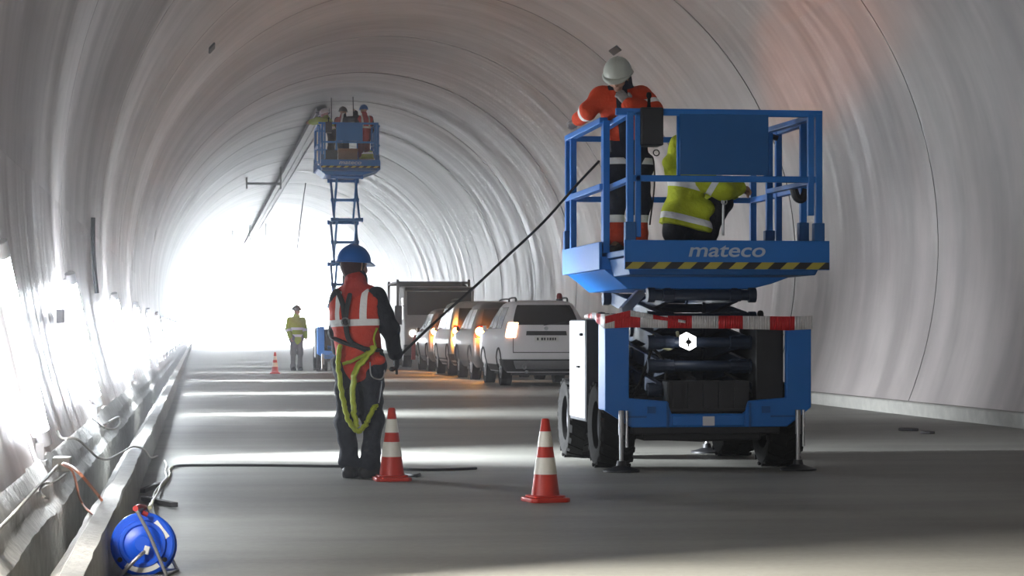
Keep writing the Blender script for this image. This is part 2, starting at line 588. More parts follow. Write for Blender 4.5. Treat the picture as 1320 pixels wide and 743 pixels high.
rough_strip('trim_2', [(-4.87, -.02), (-4.88, .10), (-4.885, .205), (-4.893, .218), (-4.94, .222), (-4.985, .22), (-4.995, .21), (-5.0, .13), (-5.015, .118), (-5.06, .112), (-5.085, .10), (-5.09, .0), (-5.10, -.30)], -6, Y1, .28, .008, M['kerb'])
rough_strip('trim_3', [(-5.41, .385), (-5.385, .35), (-5.36, .30), (-5.335, .26), (-5.328, .20), (-5.318, .17), (-5.295, .14), (-5.27, .115), (-5.262, .05), (-5.26, -.30)], -6, Y1, .22, .016, M['rough'])
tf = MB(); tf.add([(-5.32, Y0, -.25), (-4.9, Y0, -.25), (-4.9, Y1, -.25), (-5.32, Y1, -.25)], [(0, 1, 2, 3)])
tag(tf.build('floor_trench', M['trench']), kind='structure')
bw = MB(); bw.lathe([(6.2, 0), (6.2, .3)], 48, mx=tr(0, Y0, TC) @ rotx(R(90)))  # unseen end wall added behind the camera to shut out daylight
tag(bw.build('wall_back_added', M['wall']), kind='structure')

# ------------------------------------------------------------------ lamps along the left wall
def lining_x(z, inset): return -math.sqrt((TR - inset) ** 2 - (z - TC) ** 2)


def tube_lamp(y, lean, tubemat, label, group=None, zb=.52, zt=1.62, watts=0, tint=(.9, .95, 1.0)):
    base = Vector((lining_x(zb, .07), y, zb)); top = Vector((lining_x(zt, .12), y - lean, zt))
    rt = tag(empty('tube_lamp', base), label, 'lamp', group)
    t = MB(); t.tube([(0, 0, 0), top - base], .04, 12, 0)
    t.build('light_tube', tubemat, rt)
    c = MB()
    d = (top - base).normalized()
    for p in (Vector((0, 0, 0)), top - base):
        c.tube([p - d * .05, p + d * .05], .047, 12)
    c.bar(Vector((-.045, 0, 0)), top - base + Vector((-.045, 0, 0)), .03, .05)
    c.build('end_bracket', M['grey'], rt)
    if watts:
        ld = bpy.data.lights.new('lamp_beam', 'AREA'); ld.shape = 'RECTANGLE'; ld.size = .12; ld.size_y = 1.0; ld.energy = watts; ld.spread = R(SPREAD); ld.color = tint
        lo_ = bpy.data.objects.new('lamp_beam', ld); COL.objects.link(lo_); lo_.parent = rt
        lo_.location = (top - base) * .5 + Vector((.06, 0, 0))
        lo_.rotation_euler = Vector((1, .0, -.27)).to_track_quat('-Z', 'Y').to_euler()
    f = MB(); f.bar((-.02, 0, -.04), (-.02, 0, -.17), .05, .06); f.bar((-.02, -.1, -.16), (-.02, .1, -.16), .08, .03)
    f.build('foot', M['zinc'], rt)
    return rt


LAMPS = [21.6, 32.6, 43.5, 54.5, 65.5, 76.5, 87.5, 98.5, 109.5, 120.5, 131.5, 142.5, 153.5, 164.5, 175.5]
tube_lamp(14.2, .55, M['tubeweak'], 'lit white tube lamp above the junction box with orange cables')
tube_lamp(21.6, .5, M['tube'], 'lit white tube lamp just behind the small grey wall box and looped cable', watts=BEAM)
for y in LAMPS[1:]:
    tube_lamp(y, .5, M['tube'] if y < 50 else M['tubefar'], 'lit white tube lamp in the long row receding along the wall into glare', 'tube lamps further down the left wall', watts=BEAM * (1 if y < 40 else .7 if y < 60 else .4))
for y in (10.2, -1.5, -13.):
    tube_lamp(y, .3, M['tubeback'], 'lit white tube lamp standing outside the picture near the camera', 'tube lamps beside and behind the camera', watts=BEAM * (.9 if y > 5 else .3), tint=(1, .95, .86))
# ================================================================== THE SCISSOR LIFTS
# local frame: x across, y away from the photographer, z up; origin on the ground at the middle of the front face
TEXT_CACHE = {}


def lettering(text, height, thick, m, parent, mx, shear=.18, bold=.012):
    cu = bpy.data.curves.new('lettering', 'FONT')
    cu.body = text; cu.size = 1.0; cu.shear = shear; cu.offset = bold; cu.extrude = .02
    cu.align_x = 'CENTER'; cu.resolution_u = 4; cu.space_character = .98
    ob = bpy.data.objects.new('tmp', cu); COL.objects.link(ob)
    bpy.context.view_layer.update()
    me = bpy.data.meshes.new_from_object(ob.evaluated_get(bpy.context.evaluated_depsgraph_get()))
    bpy.data.objects.remove(ob); bpy.data.curves.remove(cu)
    s = height / .52
    me.transform(mx @ Matrix.Diagonal((s * 1.36, s, thick / .04, 1)))
    me.materials.clear(); me.materials.append(m)
    me.name = 'lettering'
    return link('lettering', me, parent)


def tyre_mesh(rad, w, lugs):
    mb = MB()
    prof = [(rad * .56, -w / 2 + .02), (rad * .75, -w / 2), (rad * .90, -w / 2 + .004), (rad * .955, -w / 2 + .03), (rad * .965, 0), (rad * .955, w / 2 - .03), (rad * .90, w / 2 - .004), (rad * .75, w / 2), (rad * .56, w / 2 - .02)]
    mx = roty(R(90))
    mb.lathe(prof, 40, 0, mx, closed=True)
    for i in range(lugs):
        for s in (-1, 1):
            a0 = 2 * math.pi * (i + (.5 if s > 0 else 0)) / lugs
            pts = []
            for rr in (.94, 1.0):
                for (xx, da) in ((s * w * .49, 0), (s * w * .49, .12), (s * .0, .36), (s * .0, .24)):
                    a = a0 + da
                    pts.append((xx, rad * rr * math.cos(a), rad * rr * math.sin(a)))
            mb.add(pts, [(0, 1, 2, 3), (4, 5, 6, 7), (0, 1, 5, 4), (1, 2, 6, 5), (2, 3, 7, 6), (3, 0, 4, 7)])
    return mb


def make_lift(label, zd, loc, near):
    """zd = height of the platform's deck"""
    rt = tag(empty('scissor_lift', loc), label, 'scissor lift', 'blue scissor lifts in the tunnel')
    zt = zd - .30                                    # underside of the tray
    # --- undercarriage
    f = MB()
    f.prism([(-.865, 1.27), (-.665, 1.27), (-.665, .60), (-.345, .575), (-.31, .47), (.30, .47), (.335, .575), (.655, .60), (.655, 1.25), (.865, 1.25), (.865, .52), (.66, .36), (-.64, .36), (-.865, .50)], 0, .07)
    f.prism([(-.865, 1.27), (-.845, 1.27), (-.845, .50), (-.865, .50)], .05, .32)
    f.prism([(.865, 1.25), (.845, 1.25), (.845, .52), (.865, .52)], .05, .32)
    f.box(-.31, .30, -.015, .01, .37, .46)
    ff = f.build('front_frame', M['blue'], rt, bevel=.008)
    d = MB()
    for s in (-1, 1):
        d.box(s * .48 - .035, s * .48 + .035, -.012, .0, .475, .53)
        d.bar((s * .345, -.006, .36), (s * .345, -.006, .56), .016, .016)
        d.box(s * .62 - .1, s * .62 + .1, -.006, 0, .44, .455)
    d.build('slot_cover', M['bluedk'], ff)
    pl = MB(); pl.box(-.055, .045, -.024, -.012, .372, .45); pl.build('rating_plate', M['grey'], ff, bevel=.004)
    ch = MB()
    ch.box(-.62, .62, .08, 2.70, .30, .56)
    ch.box(-.50, .50, .25, 2.6, .24, .34)
    ch.box(-.34, .35, .03, .26, .48, .74)
    ch.box(-.64, -.56, .9, 2.6, .5, 1.0); ch.box(.54, .66, .5, 2.6, .5, 1.05)
    ch.box(.42, .655, .10, .55, .56, 1.18)
    ch.box(-.66, .66, 2.62, 2.72, .38, 1.2)
    ch.build('chassis', M['black'], rt, bevel=.01)
    gr = MB()
    for i in range(5): gr.box(-.3 + i * .13, -.22 + i * .13, .012, .03, .52, .72)
    gr.bar((-.33, .02, .73), (.34, .02, .73), .02); gr.bar((-.33, .02, .50), (.34, .02, .50), .02)
    gr.build('engine_grille', M['black'], rt)
    for s in (-1, 1):
        b = MB(); b.box(min(s * .865, s * .68), max(s * .865, s * .68), .95, 1.80, .37, 1.25)
        sb = b.build('side_box', M['dgrey'], rt, bevel=.012)
        q = MB(); q.box(min(s * .872, s * .863), max(s * .872, s * .863), .97, 1.78, .40, 1.24); q.build('side_panel', M['grey'], sb, bevel=.005)
        h = MB(); h.tube([(s * .885, 1.2, .84), (s * .885, 1.3, .84)], .012); h.tube([(s * .885, 1.05, 1.12), (s * .885, 1.12, 1.12)], .015); h.build('latch', M['black'], sb)
    ax = MB()
    for y in (.55, 2.2):
        ax.tube([(-.62, y, .36), (.62, y, .36)], .07, 10)
    ax.prism([(-.70, .30), (-.35, .24), (.0, .225), (.35, .24), (.70, .30), (.7, .36), (-.7, .36)], .3, .4)
    ax.build('axle', M['black'], rt)
    for s in (-1, 1):
        for y in (.55, 2.2):
            w = tyre_mesh(.36, .30, 18).build('wheel', M['rubber'], rt, ang=28)
            w.location = (s * .715, y, .36)
            rm = MB(); rm.lathe([(.20, -.06), (.21, .08), (.17, .09), (.14, .05), (.06, .05), (.05, .08), (.0, .08)], 24, mx=roty(R(90 * s)))
            rm.build('rim', M['dgrey'], w)
    for x, y in ((-.735, -.03), (.745, -.03), (-.60, 2.78), (.60, 2.78)):
        o = MB()
        o.tube([(x, y, .50), (x, y, .30)], .024, 12); o.tube([(x, y, .30), (x, y, .05)], .018, 12)
        o.tube([(x + .045, y, .50), (x + .045, y, .2)], .012, 8)
        og = o.build('outrigger', M['zinc'], rt)
        p = MB(); p.lathe([(.15, 0.002), (.15, .016), (.10, .03), (.045, .05), (.035, .09), (.0, .09)], 20, mx=tr(x, y, 0))
        p.build('foot_pad', M['black'], og)
    # --- scissor stack
    z0, L, n = .66, 2.15, 4
    hgt = (zt - z0 - .05) / n
    half = math.sqrt(max(L * L - hgt * hgt, .04)) / 2
    yc = 1.35
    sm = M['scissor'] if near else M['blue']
    for i in range(n):
        za, zb = z0 + i * hgt, z0 + (i + 1) * hgt
        for s in (-1, 1):
            for dirn, xo in ((1, .36), (-1, .285)):
                a = MB(); x = s * xo
                a.bar((x, yc - dirn * half, za), (x, yc + dirn * half, zb), .055, .12 if near else .10)
                for (yy, zz) in ((yc - dirn * half, za), (yc + dirn * half, zb), (yc, (za + zb) / 2)):
                    a.tube([(x - .05, yy, zz), (x + .05, yy, zz)], .055, 10)
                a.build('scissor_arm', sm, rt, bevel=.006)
    for i in range(n + 1):
        z = z0 + i * hgt
        for y in (yc - half, yc + half):
            ct = MB()
            ct.lathe([(.045, -.40), (.062, -.40), (.062, -.46), (.0, -.46)][::-1] + [(.045, .40), (.062, .40), (.062, .46), (.0, .46)], 12, mx=tr(0, y, z) @ roty(R(90)))
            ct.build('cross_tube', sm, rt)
        if i < n:
            ct = MB(); ct.tube([(-.36, yc, z + hgt / 2), (.36, yc, z + hgt / 2)], .04, 10)
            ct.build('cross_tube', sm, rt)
    cy = MB(); cy.tube([(.0, yc - half * .6, z0 + .05), (0, yc + half * .35, z0 + hgt * 1.7)], .055, 12); cy.tube([(.0, yc + half * .2, z0 + hgt * 1.5), (0, yc + half * .5, z0 + hgt * 1.95)], .035, 10)
    cy.build('lifting_cylinder', M['dgrey'], rt)
    if near:
        lb = MB()                                  # link plates at the left of the stack, light painted in as pale grey
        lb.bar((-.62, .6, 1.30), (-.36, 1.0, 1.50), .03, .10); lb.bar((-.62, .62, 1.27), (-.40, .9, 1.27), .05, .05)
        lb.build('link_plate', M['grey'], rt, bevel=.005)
        hz = MB()
        hz.tube([(-.40, .35, 1.12), (-.36, .28, 1.04), (-.28, .27, 1.0), (-.2, .3, 1.06), (-.18, .4, 1.14)], .014, 8, smooth_path=6)
        tag(hz.build('hydraulic_hose', M['cable_yellow'], rt), 'yellow hydraulic hose')
        hb = MB()
        hb.tube([(-.55, .35, .60), (-.45, .3, .9), (-.40, .35, 1.0), (-.30, .3, .85), (-.34, .2, .62)], .013, 8, smooth_path=6)
        hb.build('black_hose', M['rubber'], rt)
        hb = MB(); hb.tube([(-.60, .30, .58), (-.52, .32, .72), (-.42, .30, .86)], .008, 6, smooth_path=4); hb.build('black_hose', M['rubber'], rt)
        hb = MB(); hb.tube([(.42, .2, .6), (.33, .2, .72), (.2, .3, .8)], .012, 8, smooth_path=4); hb.build('black_hose', M['rubber'], rt)
        hx = MB()  # white hexagonal plate, emission added so it stays bright
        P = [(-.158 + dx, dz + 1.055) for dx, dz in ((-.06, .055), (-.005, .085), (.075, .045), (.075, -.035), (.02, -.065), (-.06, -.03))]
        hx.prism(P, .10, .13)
        hl = tag(hx.build('hex_plate', M['hexglow'], rt, bevel=.006), 'white hexagonal plate made to glow')
        hc = MB(); hc.lathe([(.022, 0), (.022, .02), (0, .02)], 12, mx=tr(-.15, .10, 1.06) @ rotx(R(90)))
        hc.bar((-.19, .095, 1.06), (-.11, .095, 1.06), .012); hc.bar((-.15, .095, 1.02), (-.15, .095, 1.10), .012)
        hc.build('plate_hub', M['black'], hl)
        bt = MB(); bt.lathe([(.028, 0), (.028, .03), (.02, .05), (0, .055)], 14, mx=tr(.52, .35, 1.27)); bt.build('cap_knob', M['trim'], rt); bt = MB(); bt.lathe([(.05, 0), (.05, .03), (.03, .06), (0, .065)], 14, mx=tr(-.72, 1.0, 1.25))
        bt.build('cap_knob', M['trim'], rt)
    # --- platform; lower tray slightly to the right of the chassis middle
    tb = MB()
    poly = [(-.82, zd - .14), (-.72, zd - .215), (-.62, zd - .30), (.42, zd - .30), (.60, zd - .255), (.92, zd - .14)]
    tb.prism(poly, .30, 2.22)
    tb.box(-.86, .94, .28, 2.24, zd - .14, zd - .03)
    tray = tb.build('platform_tray', M['blue'], rt, bevel=.008)
    # sliding extension deck in front
    ex = MB()
    ex.box(-.80, .86, -.50, 1.0, zd - .05, zd - .0)
    ex.prism([(-.78, zd - .06), (.86, zd - .06), (.78, zd - .2), (-.74, zd - .2)], -.44, .35)
    ex.build('extension_deck', M['bluedk'], rt, bevel=.006)
    tbf = MB()
    tbf.box(-.80, .875, -.53, -.50, zd - .16, zd + .075)
    toe = tbf.build('toe_board', M['blue'], rt, bevel=.005)
    hs = MB()
    hs.box(-.795, .87, -.5335, -.5305, zd - .155, zd - .10, 0)
    k, wd = 0, .105
    x = -.795
    while x < .82:
        hs.add([(x, -.5355, zd - .155), (min(x + wd, .87), -.5355, zd - .155), (min(x + wd + .06, .87), -.5355, zd - .10), (x + .06, -.5355, zd - .10)], [(0, 1, 2, 3)], 1)
        x += 2 * wd
    hs.build('hazard_stripe', [M['blacktape'], M['yellowtape']], toe)
    lettering('mateco', .082, .004, M['logo'], toe, tr(.025, -.532, zd - .055) @ rotx(R(90)))
    for x0, x1, y0, y1 in ((-.865, -.84, .28, 2.24), (.92, .945, .28, 2.24), (-.86, .94, 2.215, 2.24)):
        s_ = MB(); s_.box(x0, x1, y0, y1, zd - .14, zd + .09); s_.build('toe_board', M['blue'], rt, bevel=.004)
    # guardrails: posts and rails of square tube
    T = zd + 1.10
    e = MB()
    pw = .055
    for x, y in ((-.745, -.46), (.80, -.46), (-.70, .95), (.745, .95)):
        e.bar((x, y, zd), (x, y, T), pw, pw)
    e.bar((-.86, -.46, T), (.83, -.46, T), .045, .055)
    e.bar((-.745, -.46, zd + .57), (.80, -.46, zd + .57), .045, .05)
    for x, x2 in ((-.745, -.70), (.80, .745)):
        e.bar((x, -.46, T - .01), (x2, .95, T - .01), .06, .045)
        e.bar((x, -.46, zd + .56), (x2, .95, zd + .56), .06, .04)
    e.bar((.735, -.46, zd + .28), (.735, -.46, T), .05, .05)
    e.bar((-.68, -.46, zd + .1), (-.68, -.46, T), .045, .045)
    e.bar((-.345, -.44, zd + .57), (-.345, -.44, T), .03); e.bar((.37, -.44, zd + .57), (.37, -.44, T), .035)
    er = e.build('extension_guardrail', M['blue'], rt, bevel=.005)
    for x, y in ((.80, -.46), (-.745, -.46), (.745, .95)):
        sk = MB(); sk.bar((x, y, zd + .05), (x, y, zd + .22), .085, .085); sk.build('post_socket', M['bluedk'], er, bevel=.006)
    g = MB()
    for x, y in ((-.80, .32), (-.82, 2.18), (-.82, 1.9), (.88, .32), (.90, 2.18), (.42, 2.18), (-.2, 2.18), (.89, 1.2)):
        g.bar((x, y, zd), (x, y, T), pw, pw)
    for z in (T, zd + .55):
        g.bar((-.82, .32, z), (-.82, 2.18, z), .07, .05); g.bar((.90, .32, z), (.90, 2.18, z), .06, .05)
        g.bar((-.82, 2.18, z), (.90, 2.18, z), .045, .05)
    g.bar((.42, 2.18, zd + .2), (.42, 2.18, zd + .6), .07, .07)
    gr_ = g.build('guardrail', M['blue'], rt, bevel=.005)
    for x, y in ((.88, .32), (-.82, 2.18), (.42, 2.18)):
        sk = MB(); sk.bar((x, y, zd + .05), (x, y, zd + .26), .085, .085); sk.build('post_socket', M['bluedk'], gr_, bevel=.006)
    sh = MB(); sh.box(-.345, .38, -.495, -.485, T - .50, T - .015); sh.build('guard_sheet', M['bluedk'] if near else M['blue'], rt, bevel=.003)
    cb = MB(); cb.box(-.665, -.48, -.51, -.30, T - .27, T + .035)
    cbx = cb.build('control_box', M['black'], rt, bevel=.012)
    jk = MB(); jk.lathe([(.02, 0), (.014, .03), (.012, .08), (.022, .10), (.018, .13), (0, .135)], 12, mx=tr(-.57, -.36, T + .035)); jk.build('joystick', M['rubber'], cbx)
    if near:
        st = MB()
        st.tube([(.735, 1.0, T - .02), (.74, .98, T - .12), (.72, .97, T - .26)], [.03, .035, .018], 10, flat=.6)
        st.tube([(.76, .95, T - .06), (.82, .95, T - .08)], .025, 8)
        tag(st.build('hanging_strap', M['black'], rt), 'black strap hanging from the top rail')
        s2 = MB(); s2.tube([(.79, .3, zd + .55), (.82, .3, zd + .47), (.87, .3, zd + .46), (.90, .3, zd + .54)], .035, 10, smooth_path=4); s2.build('hanging_strap', M['black'], rt)
    return rt


LIFT_X, LIFT_Y = -.30, 18.73
near_lift = make_lift('large blue scissor lift with lowered platform, wrapped in red white barrier tape', 1.80, (LIFT_X, LIFT_Y, 0), True)
far_lift = make_lift('blue scissor lift with its platform raised high up to the tunnel crown', 5.90, (-.24, 66.0, 0), False)

# barrier tape wound round the near lift (a thing of its own, resting on the frame)
def tape_strip(pts, hts, first, period=.215):
    mb = MB(); P = [Vector(p) for p in pts]; acc = 0.; sgn = first
    seg = []
    for i in range(len(P) - 1):
        d = (P[i + 1] - P[i]).length; n = max(1, int(d / .02))
        for j in range(n):
            t0, t1 = j / n, (j + 1) / n
            a, b = P[i].lerp(P[i + 1], t0), P[i].lerp(P[i + 1], t1)
            h0, h1 = hts[i] + (hts[i + 1] - hts[i]) * t0, hts[i] + (hts[i + 1] - hts[i]) * t1
            c = int(acc / period + first) % 2
            wv = .004 * math.sin(acc * 23)
            nrm = (b - a).cross(Vector((0, 0, 1))).normalized() * (.003 + wv)
            vs = [a + nrm, b + nrm, b + nrm + Vector((0, 0, h1)), a + nrm + Vector((0, 0, h0))]
            mb.add(vs, [(0, 1, 2, 3)], c)
            acc += (b - a).length
    return mb


tp = tape_strip([(.88, .06, 1.17), (.87, -.016, 1.165), (.655, -.02, 1.155), (.2, -.022, 1.17), (-.45, -.022, 1.175), (-.66, -.02, 1.18), (-.872, -.016, 1.17), (-.885, .12, 1.19), (-.88, .5, 1.255), (-.885, .94, 1.265)],
                [.11, .11, .115, .105, .10, .10, .12, .10, .05, .02], 0)
t2 = tape_strip([(-.868, -.024, 1.21), (-.66, -.03, 1.27), (-.45, -.026, 1.245), (-.2, -.024, 1.215)], [.06, .05, .035, .02], 1, .2)
tp.add(t2.v, t2.f, 0); tp.mi[-len(t2.mi):] = t2.mi
to = tp.build('barrier_tape', [M['tapewhite'], M['tapered']], ang=60)
sd = to.modifiers.new('s', 'SOLIDIFY'); sd.thickness = .0015
to.location = (LIFT_X, LIFT_Y, 0)
tag(to, 'red and white barrier tape wound round the front of the near blue scissor lift', 'barrier tape')
# ================================================================== PEOPLE
WHITEBAND = (.86, .86, .84)


def nv(v): v = np.array(v, float); return v / np.linalg.norm(v)


class Person:
    def __init__(self, label, root, J, face, gaze=None, vox=.009, scale=1.0, group=None):
        """J: joints in metres from the point between the feet, axes along the tunnel; face: where the chest points; gaze: where the head points"""
        self.rt = tag(empty('person', root), label, 'person', group)
        self.rt.scale = (scale,) * 3
        self.J = {k: np.array(v, float) for k, v in J.items()}
        self.face = nv(face); self.gaze = nv(gaze if gaze is not None else face); self.vox = vox
        J = self.J
        self.axis = nv(J['neck'] - J['pelvis']); self.len = np.linalg.norm(J['neck'] - J['pelvis'])
        f = self.face - self.axis * (self.face @ self.axis); self.f = nv(f)
        self.r = np.cross(self.f, self.axis)
        u = np.array([0, 0, 1.]) if 'headup' not in J else nv(J['headup'])
        self.hr = nv(np.cross(self.gaze, u)); self.hu = np.cross(self.hr, self.gaze)

    # --- shape pieces
    def torso(self, g=0., k=.05, top=True):
        J = self.J; c = J['chest']
        p = [cap(J['pelvis'] + self.axis * .0, c, .128 + g, .145 + g, k, 1.22, self.f),
             cap(c - self.r * .05, c + self.r * .05, .135 + g, None, k, 1.25, self.f),
             cap(J['shL'] * .8 + c * .2, J['shR'] * .8 + c * .2, .075 + g, None, k)]
        if top: p.append(cap(J['neck'], J['neck'] + self.axis * .02, .065 + g, None, k))
        return p

    def arm(self, s, g=0., k=.04, r=(.062, .052, .048, .036)):
        J = self.J
        return [cap(J['sh' + s], J['el' + s], r[0] + g, r[1] + g, k), cap(J['el' + s], J['wr' + s], r[2] + g, r[3] + g, k)]

    def leg(self, s, g=0., k=.05):
        J = self.J
        return [cap(J['hip' + s], J['kn' + s], .088 + g, .062 + g, k), cap(J['kn' + s], J['an' + s], .060 + g, .044 + g, k)]

    def head(self):
        h, f, u, r = self.J['head'], self.gaze, self.hu, self.hr
        p = [cap(h + u * .035 - f * .03, h + u * .035 + f * .02, .086, .080, .03), cap(h + f * .03 - u * .02, h + f * .045 - u * .078, .058, .036, .03),
             cap(h + f * .088 + u * .012, h + f * .112 - u * .03, .009, .014, .014),
             cap(h + f * .082 + u * .036 - r * .035, h + f * .082 + u * .036 + r * .035, .013, None, .015),
             cap(h + f * .083 - u * .060 - r * .018, h + f * .083 - u * .060 + r * .018, .009, None, .010),
             cap(h + f * .070 - u * .025 - r * .045, h + f * .070 - u * .025 + r * .045, .022, None, .03)]
        for s in (-1, 1):
            p.append(cap(h + r * s * .084 + u * .02, h + r * s * .082 - u * .02, .020, .014, .01, 1.8, r))
            p.append(cap(h + f * .079 + u * .014 + r * s * .031, h + f * .079 + u * .0141 + r * s * .031, .0125, None, .004))
        p.append(cap(self.J['neck'] - self.axis * .03, h - u * .05 - f * .015, .060, .056, .03))
        return p

    def hand(self, s, d=None, n=None, curl=30, g=0.):
        J = self.J; w = J['wr' + s]
        d = nv(d if d is not None else J['wr' + s] - J['el' + s])
        n = np.array(n if n is not None else (self.r * (1 if s == 'L' else -1)), float)
        n = nv(n - d * (n @ d)); t = np.cross(d, n) * (1 if s == 'R' else -1)
        if t @ self.f < 0 and n is None: t = -t
        p = [cap(w - d * .03, w + d * .02, .030 + g, .028 + g, .02), cap(w + d * .025, w + d * .078, .036 + g, .043 + g, .012, 2.1, n)]
        rot = lambda v, a: v * math.cos(a) + n * math.sin(a)
        for off, L, rr in ((.031, .072, .0092), (.0105, .080, .0096), (-.0105, .074, .0092), (-.031, .058, .0082)):
            q = w + d * .088 + t * off; a = 0
            dd = nv(d + t * off * 2.2)
            for j, fr in enumerate((.45, .31, .24)):
                a += R(curl) * (.7 if j == 0 else 1.0)
                e = q + (dd * math.cos(a) + n * math.sin(a)) * L * fr
                p.append(cap(q, e, rr + g, rr * .92 + g, .006)); q = e
        q = w + d * .025 + t * .030
        e = q + nv(t * .75 + d * .6 + n * .25) * .042; p.append(cap(q, e, .0125 + g, .0105 + g, .008))
        e2 = e + nv(d * .9 + t * .2 + n * .35) * .032; p.append(cap(e, e2, .0105 + g, .009 + g, .006))
        return p

    # --- finished pieces
    def body(self, hands):
        p = self.torso(-.015) + self.head()
        for s in 'LR':
            p += self.arm(s, -.012) + self.leg(s, -.014) + self.hand(s, *hands[s])
            p.append(cap(self.J['hipL'], self.J['hipR'], .10, None, .05))
            a = self.J['an' + s]; p.append(cap(a, a + self.toe(s) * .12 - np.array([0, 0, .05]), .04, .03, .03))
        return soft('body', p, self.vox * .78, M['skin'], self.rt)

    def toe(self, s):
        t = self.J.get('toe' + s, self.face); t = np.array([t[0], t[1], 0.]); return nv(t)

    def gloves(self, hands, m):
        for s in 'LR':
            soft('glove', self.hand(s, *hands[s], g=.0035)[:], self.vox * .72, m, self.rt)

    def boots(self, m=None):
        for s in 'LR':
            a = self.J['an' + s]; t = self.toe(s); z = np.array([0, 0, 1.]); g = a - z * a[2] if a[2] < .2 else a - z * .09
            p = [cap(a + z * .10, a, .058, .056, .03), cap(g + z * .045 - t * .055, g + z * .042 + t * .13, .046, .043, .04), cap(g + z * .05, g + z * .055 + t * .08, .05, .05, .03)]
            for o in (-.05, .0, .06, .13):
                p.append(cap(g + z * .012 + t * o - np.cross(t, z) * .028, g + z * .012 + t * o + np.cross(t, z) * .028, .014, None, .02))
            soft('boot', p, self.vox * .9, m or M['boot'], self.rt, cuts=[dict(plane=(0, 0, -1), o=tuple(g + z * .0))])

    def trousers(self, m, g=.012, wrinkle=.004, attrs=None, name='trousers'):
        J = self.J
        p = [cap(J['hipL'], J['hipR'], .118 + g, None, .06, 1.12, self.f), cap(J['pelvis'], J['pelvis'] + self.axis * .1, .125 + g, None, .05, 1.2, self.f)]
        for s in 'LR':
            p += self.leg(s, g)
            p.append(cap(J['an' + s] + nv(J['kn' + s] - J['an' + s]) * .06, J['an' + s] + nv(J['kn' + s] - J['an' + s]) * .02, .062 + g, .066 + g, .02))
        return soft(name, p, self.vox, m, self.rt, cuts=[dict(plane=(0, 0, -1), o=(0, 0, .02))], wrinkle=wrinkle, attrs=attrs)

    def jacket(self, m, g=.022, wrinkle=.004, hem=-.10, hood=None, attrs=None, name='jacket', extra=(), cut_t=None):
        J = self.J
        p = self.torso(g) + [cap(J['pelvis'] + self.axis * hem, J['pelvis'] + self.axis * .08, .145 + g, .135 + g, .05, 1.18, self.f)]
        for s in 'LR':
            p += self.arm(s, g * .9)
            w = J['wr' + s]; d = nv(w - J['el' + s]); p.append(cap(w - d * .05, w - d * .012, .044 + g * .6, None, .015))
        p.append(cap(J['neck'] + self.axis * .02, J['neck'] + self.axis * .07 + self.f * .01, .078, .082, .03))
        p += list(extra)
        cuts = [dict(plane=(0, 0, -1), o=(0, 0, .02))]
        if cut_t is not None: cuts.append(dict(plane=tuple(-self.axis), o=tuple(J['pelvis'] + self.axis * cut_t)))
        return soft(name, p, self.vox, m, self.rt, cuts=cuts, wrinkle=wrinkle, attrs=attrs)

    # --- where a point lies on the figure
    def tcoord(self, V): return (V - self.J['pelvis']) @ self.axis
    def lat(self, V): return (V - self.J['pelvis']) @ self.r
    def dep(self, V): return (V - self.J['chest']) @ self.f
    def dtorso(self, V): return np.min([capdist(V, q) for q in self.torso(.02)], 0)
    def darm(self, V): return np.min([capdist(V, q) for s in 'LR' for q in self.arm(s, .02)], 0)

    def belt(self, t0, w=.05):
        return lambda V: np.minimum(w / 2 - np.abs(self.tcoord(V) - t0), self.darm(V) - self.dtorso(V) + .012)

    def cuffband(self, s, part, at, w=.05):
        a, b = (self.J['sh' + s], self.J['el' + s]) if part == 'up' else (self.J['el' + s], self.J['wr' + s])
        q = cap(a, b, .06)
        oth = cap(self.J['el' + s], self.J['wr' + s], .05) if part == 'up' else cap(self.J['sh' + s], self.J['el' + s], .06)
        ax = nv(b - a); L = np.linalg.norm(b - a)
        def fn(V):
            t = (V - a) @ ax
            return np.minimum(np.minimum(w / 2 - np.abs(t - at * L), self.dtorso(V) - capdist(V, q) + .03), .06 - capdist(V, q))
        return fn

    def helmet(self, m, strap=True):
        h, f, u, r = (Vector(x) for x in (self.J['head'], self.gaze, self.hu, self.hr))
        c = h + u * .045 - f * .008
        mb = MB(); NA, NE = 36, 11
        rings = [(-.012, 1.10, 1.), (0., 1.03, .25)] + [(None, i / NE * math.pi / 2, 0) for i in range(NE)]
        vs = []
        for ring in rings:
            for k in range(NA):
                a = 2 * math.pi * k / NA; ca, sa = math.cos(a), math.sin(a)
                if ring[0] is not None:
                    vis = max(0, sa - .35) / .65
                    vs.append(c + (r * ca * .122 + f * sa * .146) * ring[1] + u * (ring[0] - .012 * vis * ring[2]) + f * .045 * vis * ring[2])
                else:
                    e = ring[1]; bump = .007 * max(0, 1 - abs(ca) / .22) * min(1, math.sin(e) * 2) if e > .2 else 0
                    vs.append(c + (r * ca * .122 + f * sa * .146) * math.cos(e) + u * ((.135 + bump) * math.sin(e)))
        vs.append(c + u * .142)
        fs = []
        n = len(rings)
        for i in range(n - 1):
            for k in range(NA):
                k2 = (k + 1) % NA; fs.append((i * NA + k, i * NA + k2, (i + 1) * NA + k2, (i + 1) * NA + k))
        for k in range(NA): fs.append(((n - 1) * NA + k, (n - 1) * NA + (k + 1) % NA, len(vs) - 1))
        mb.add(vs, fs)
        o = mb.build('helmet', m, self.rt, ang=50)
        s = o.modifiers.new('s', 'SOLIDIFY'); s.thickness = .005
        if strap:
            st = MB(); st.tube([c + r * .105, h + r * .085 - u * .04, h - u * .105 + f * .03, h - r * .085 - u * .04, c - r * .105], .006, 6, smooth_path=5)
            st.build('chin_strap', M['trim'], o)
        return o


def stand(hipx=.09):
    return dict(hipL=(-hipx, 0, .90), hipR=(hipx, 0, .90), pelvis=(0, 0, .93))


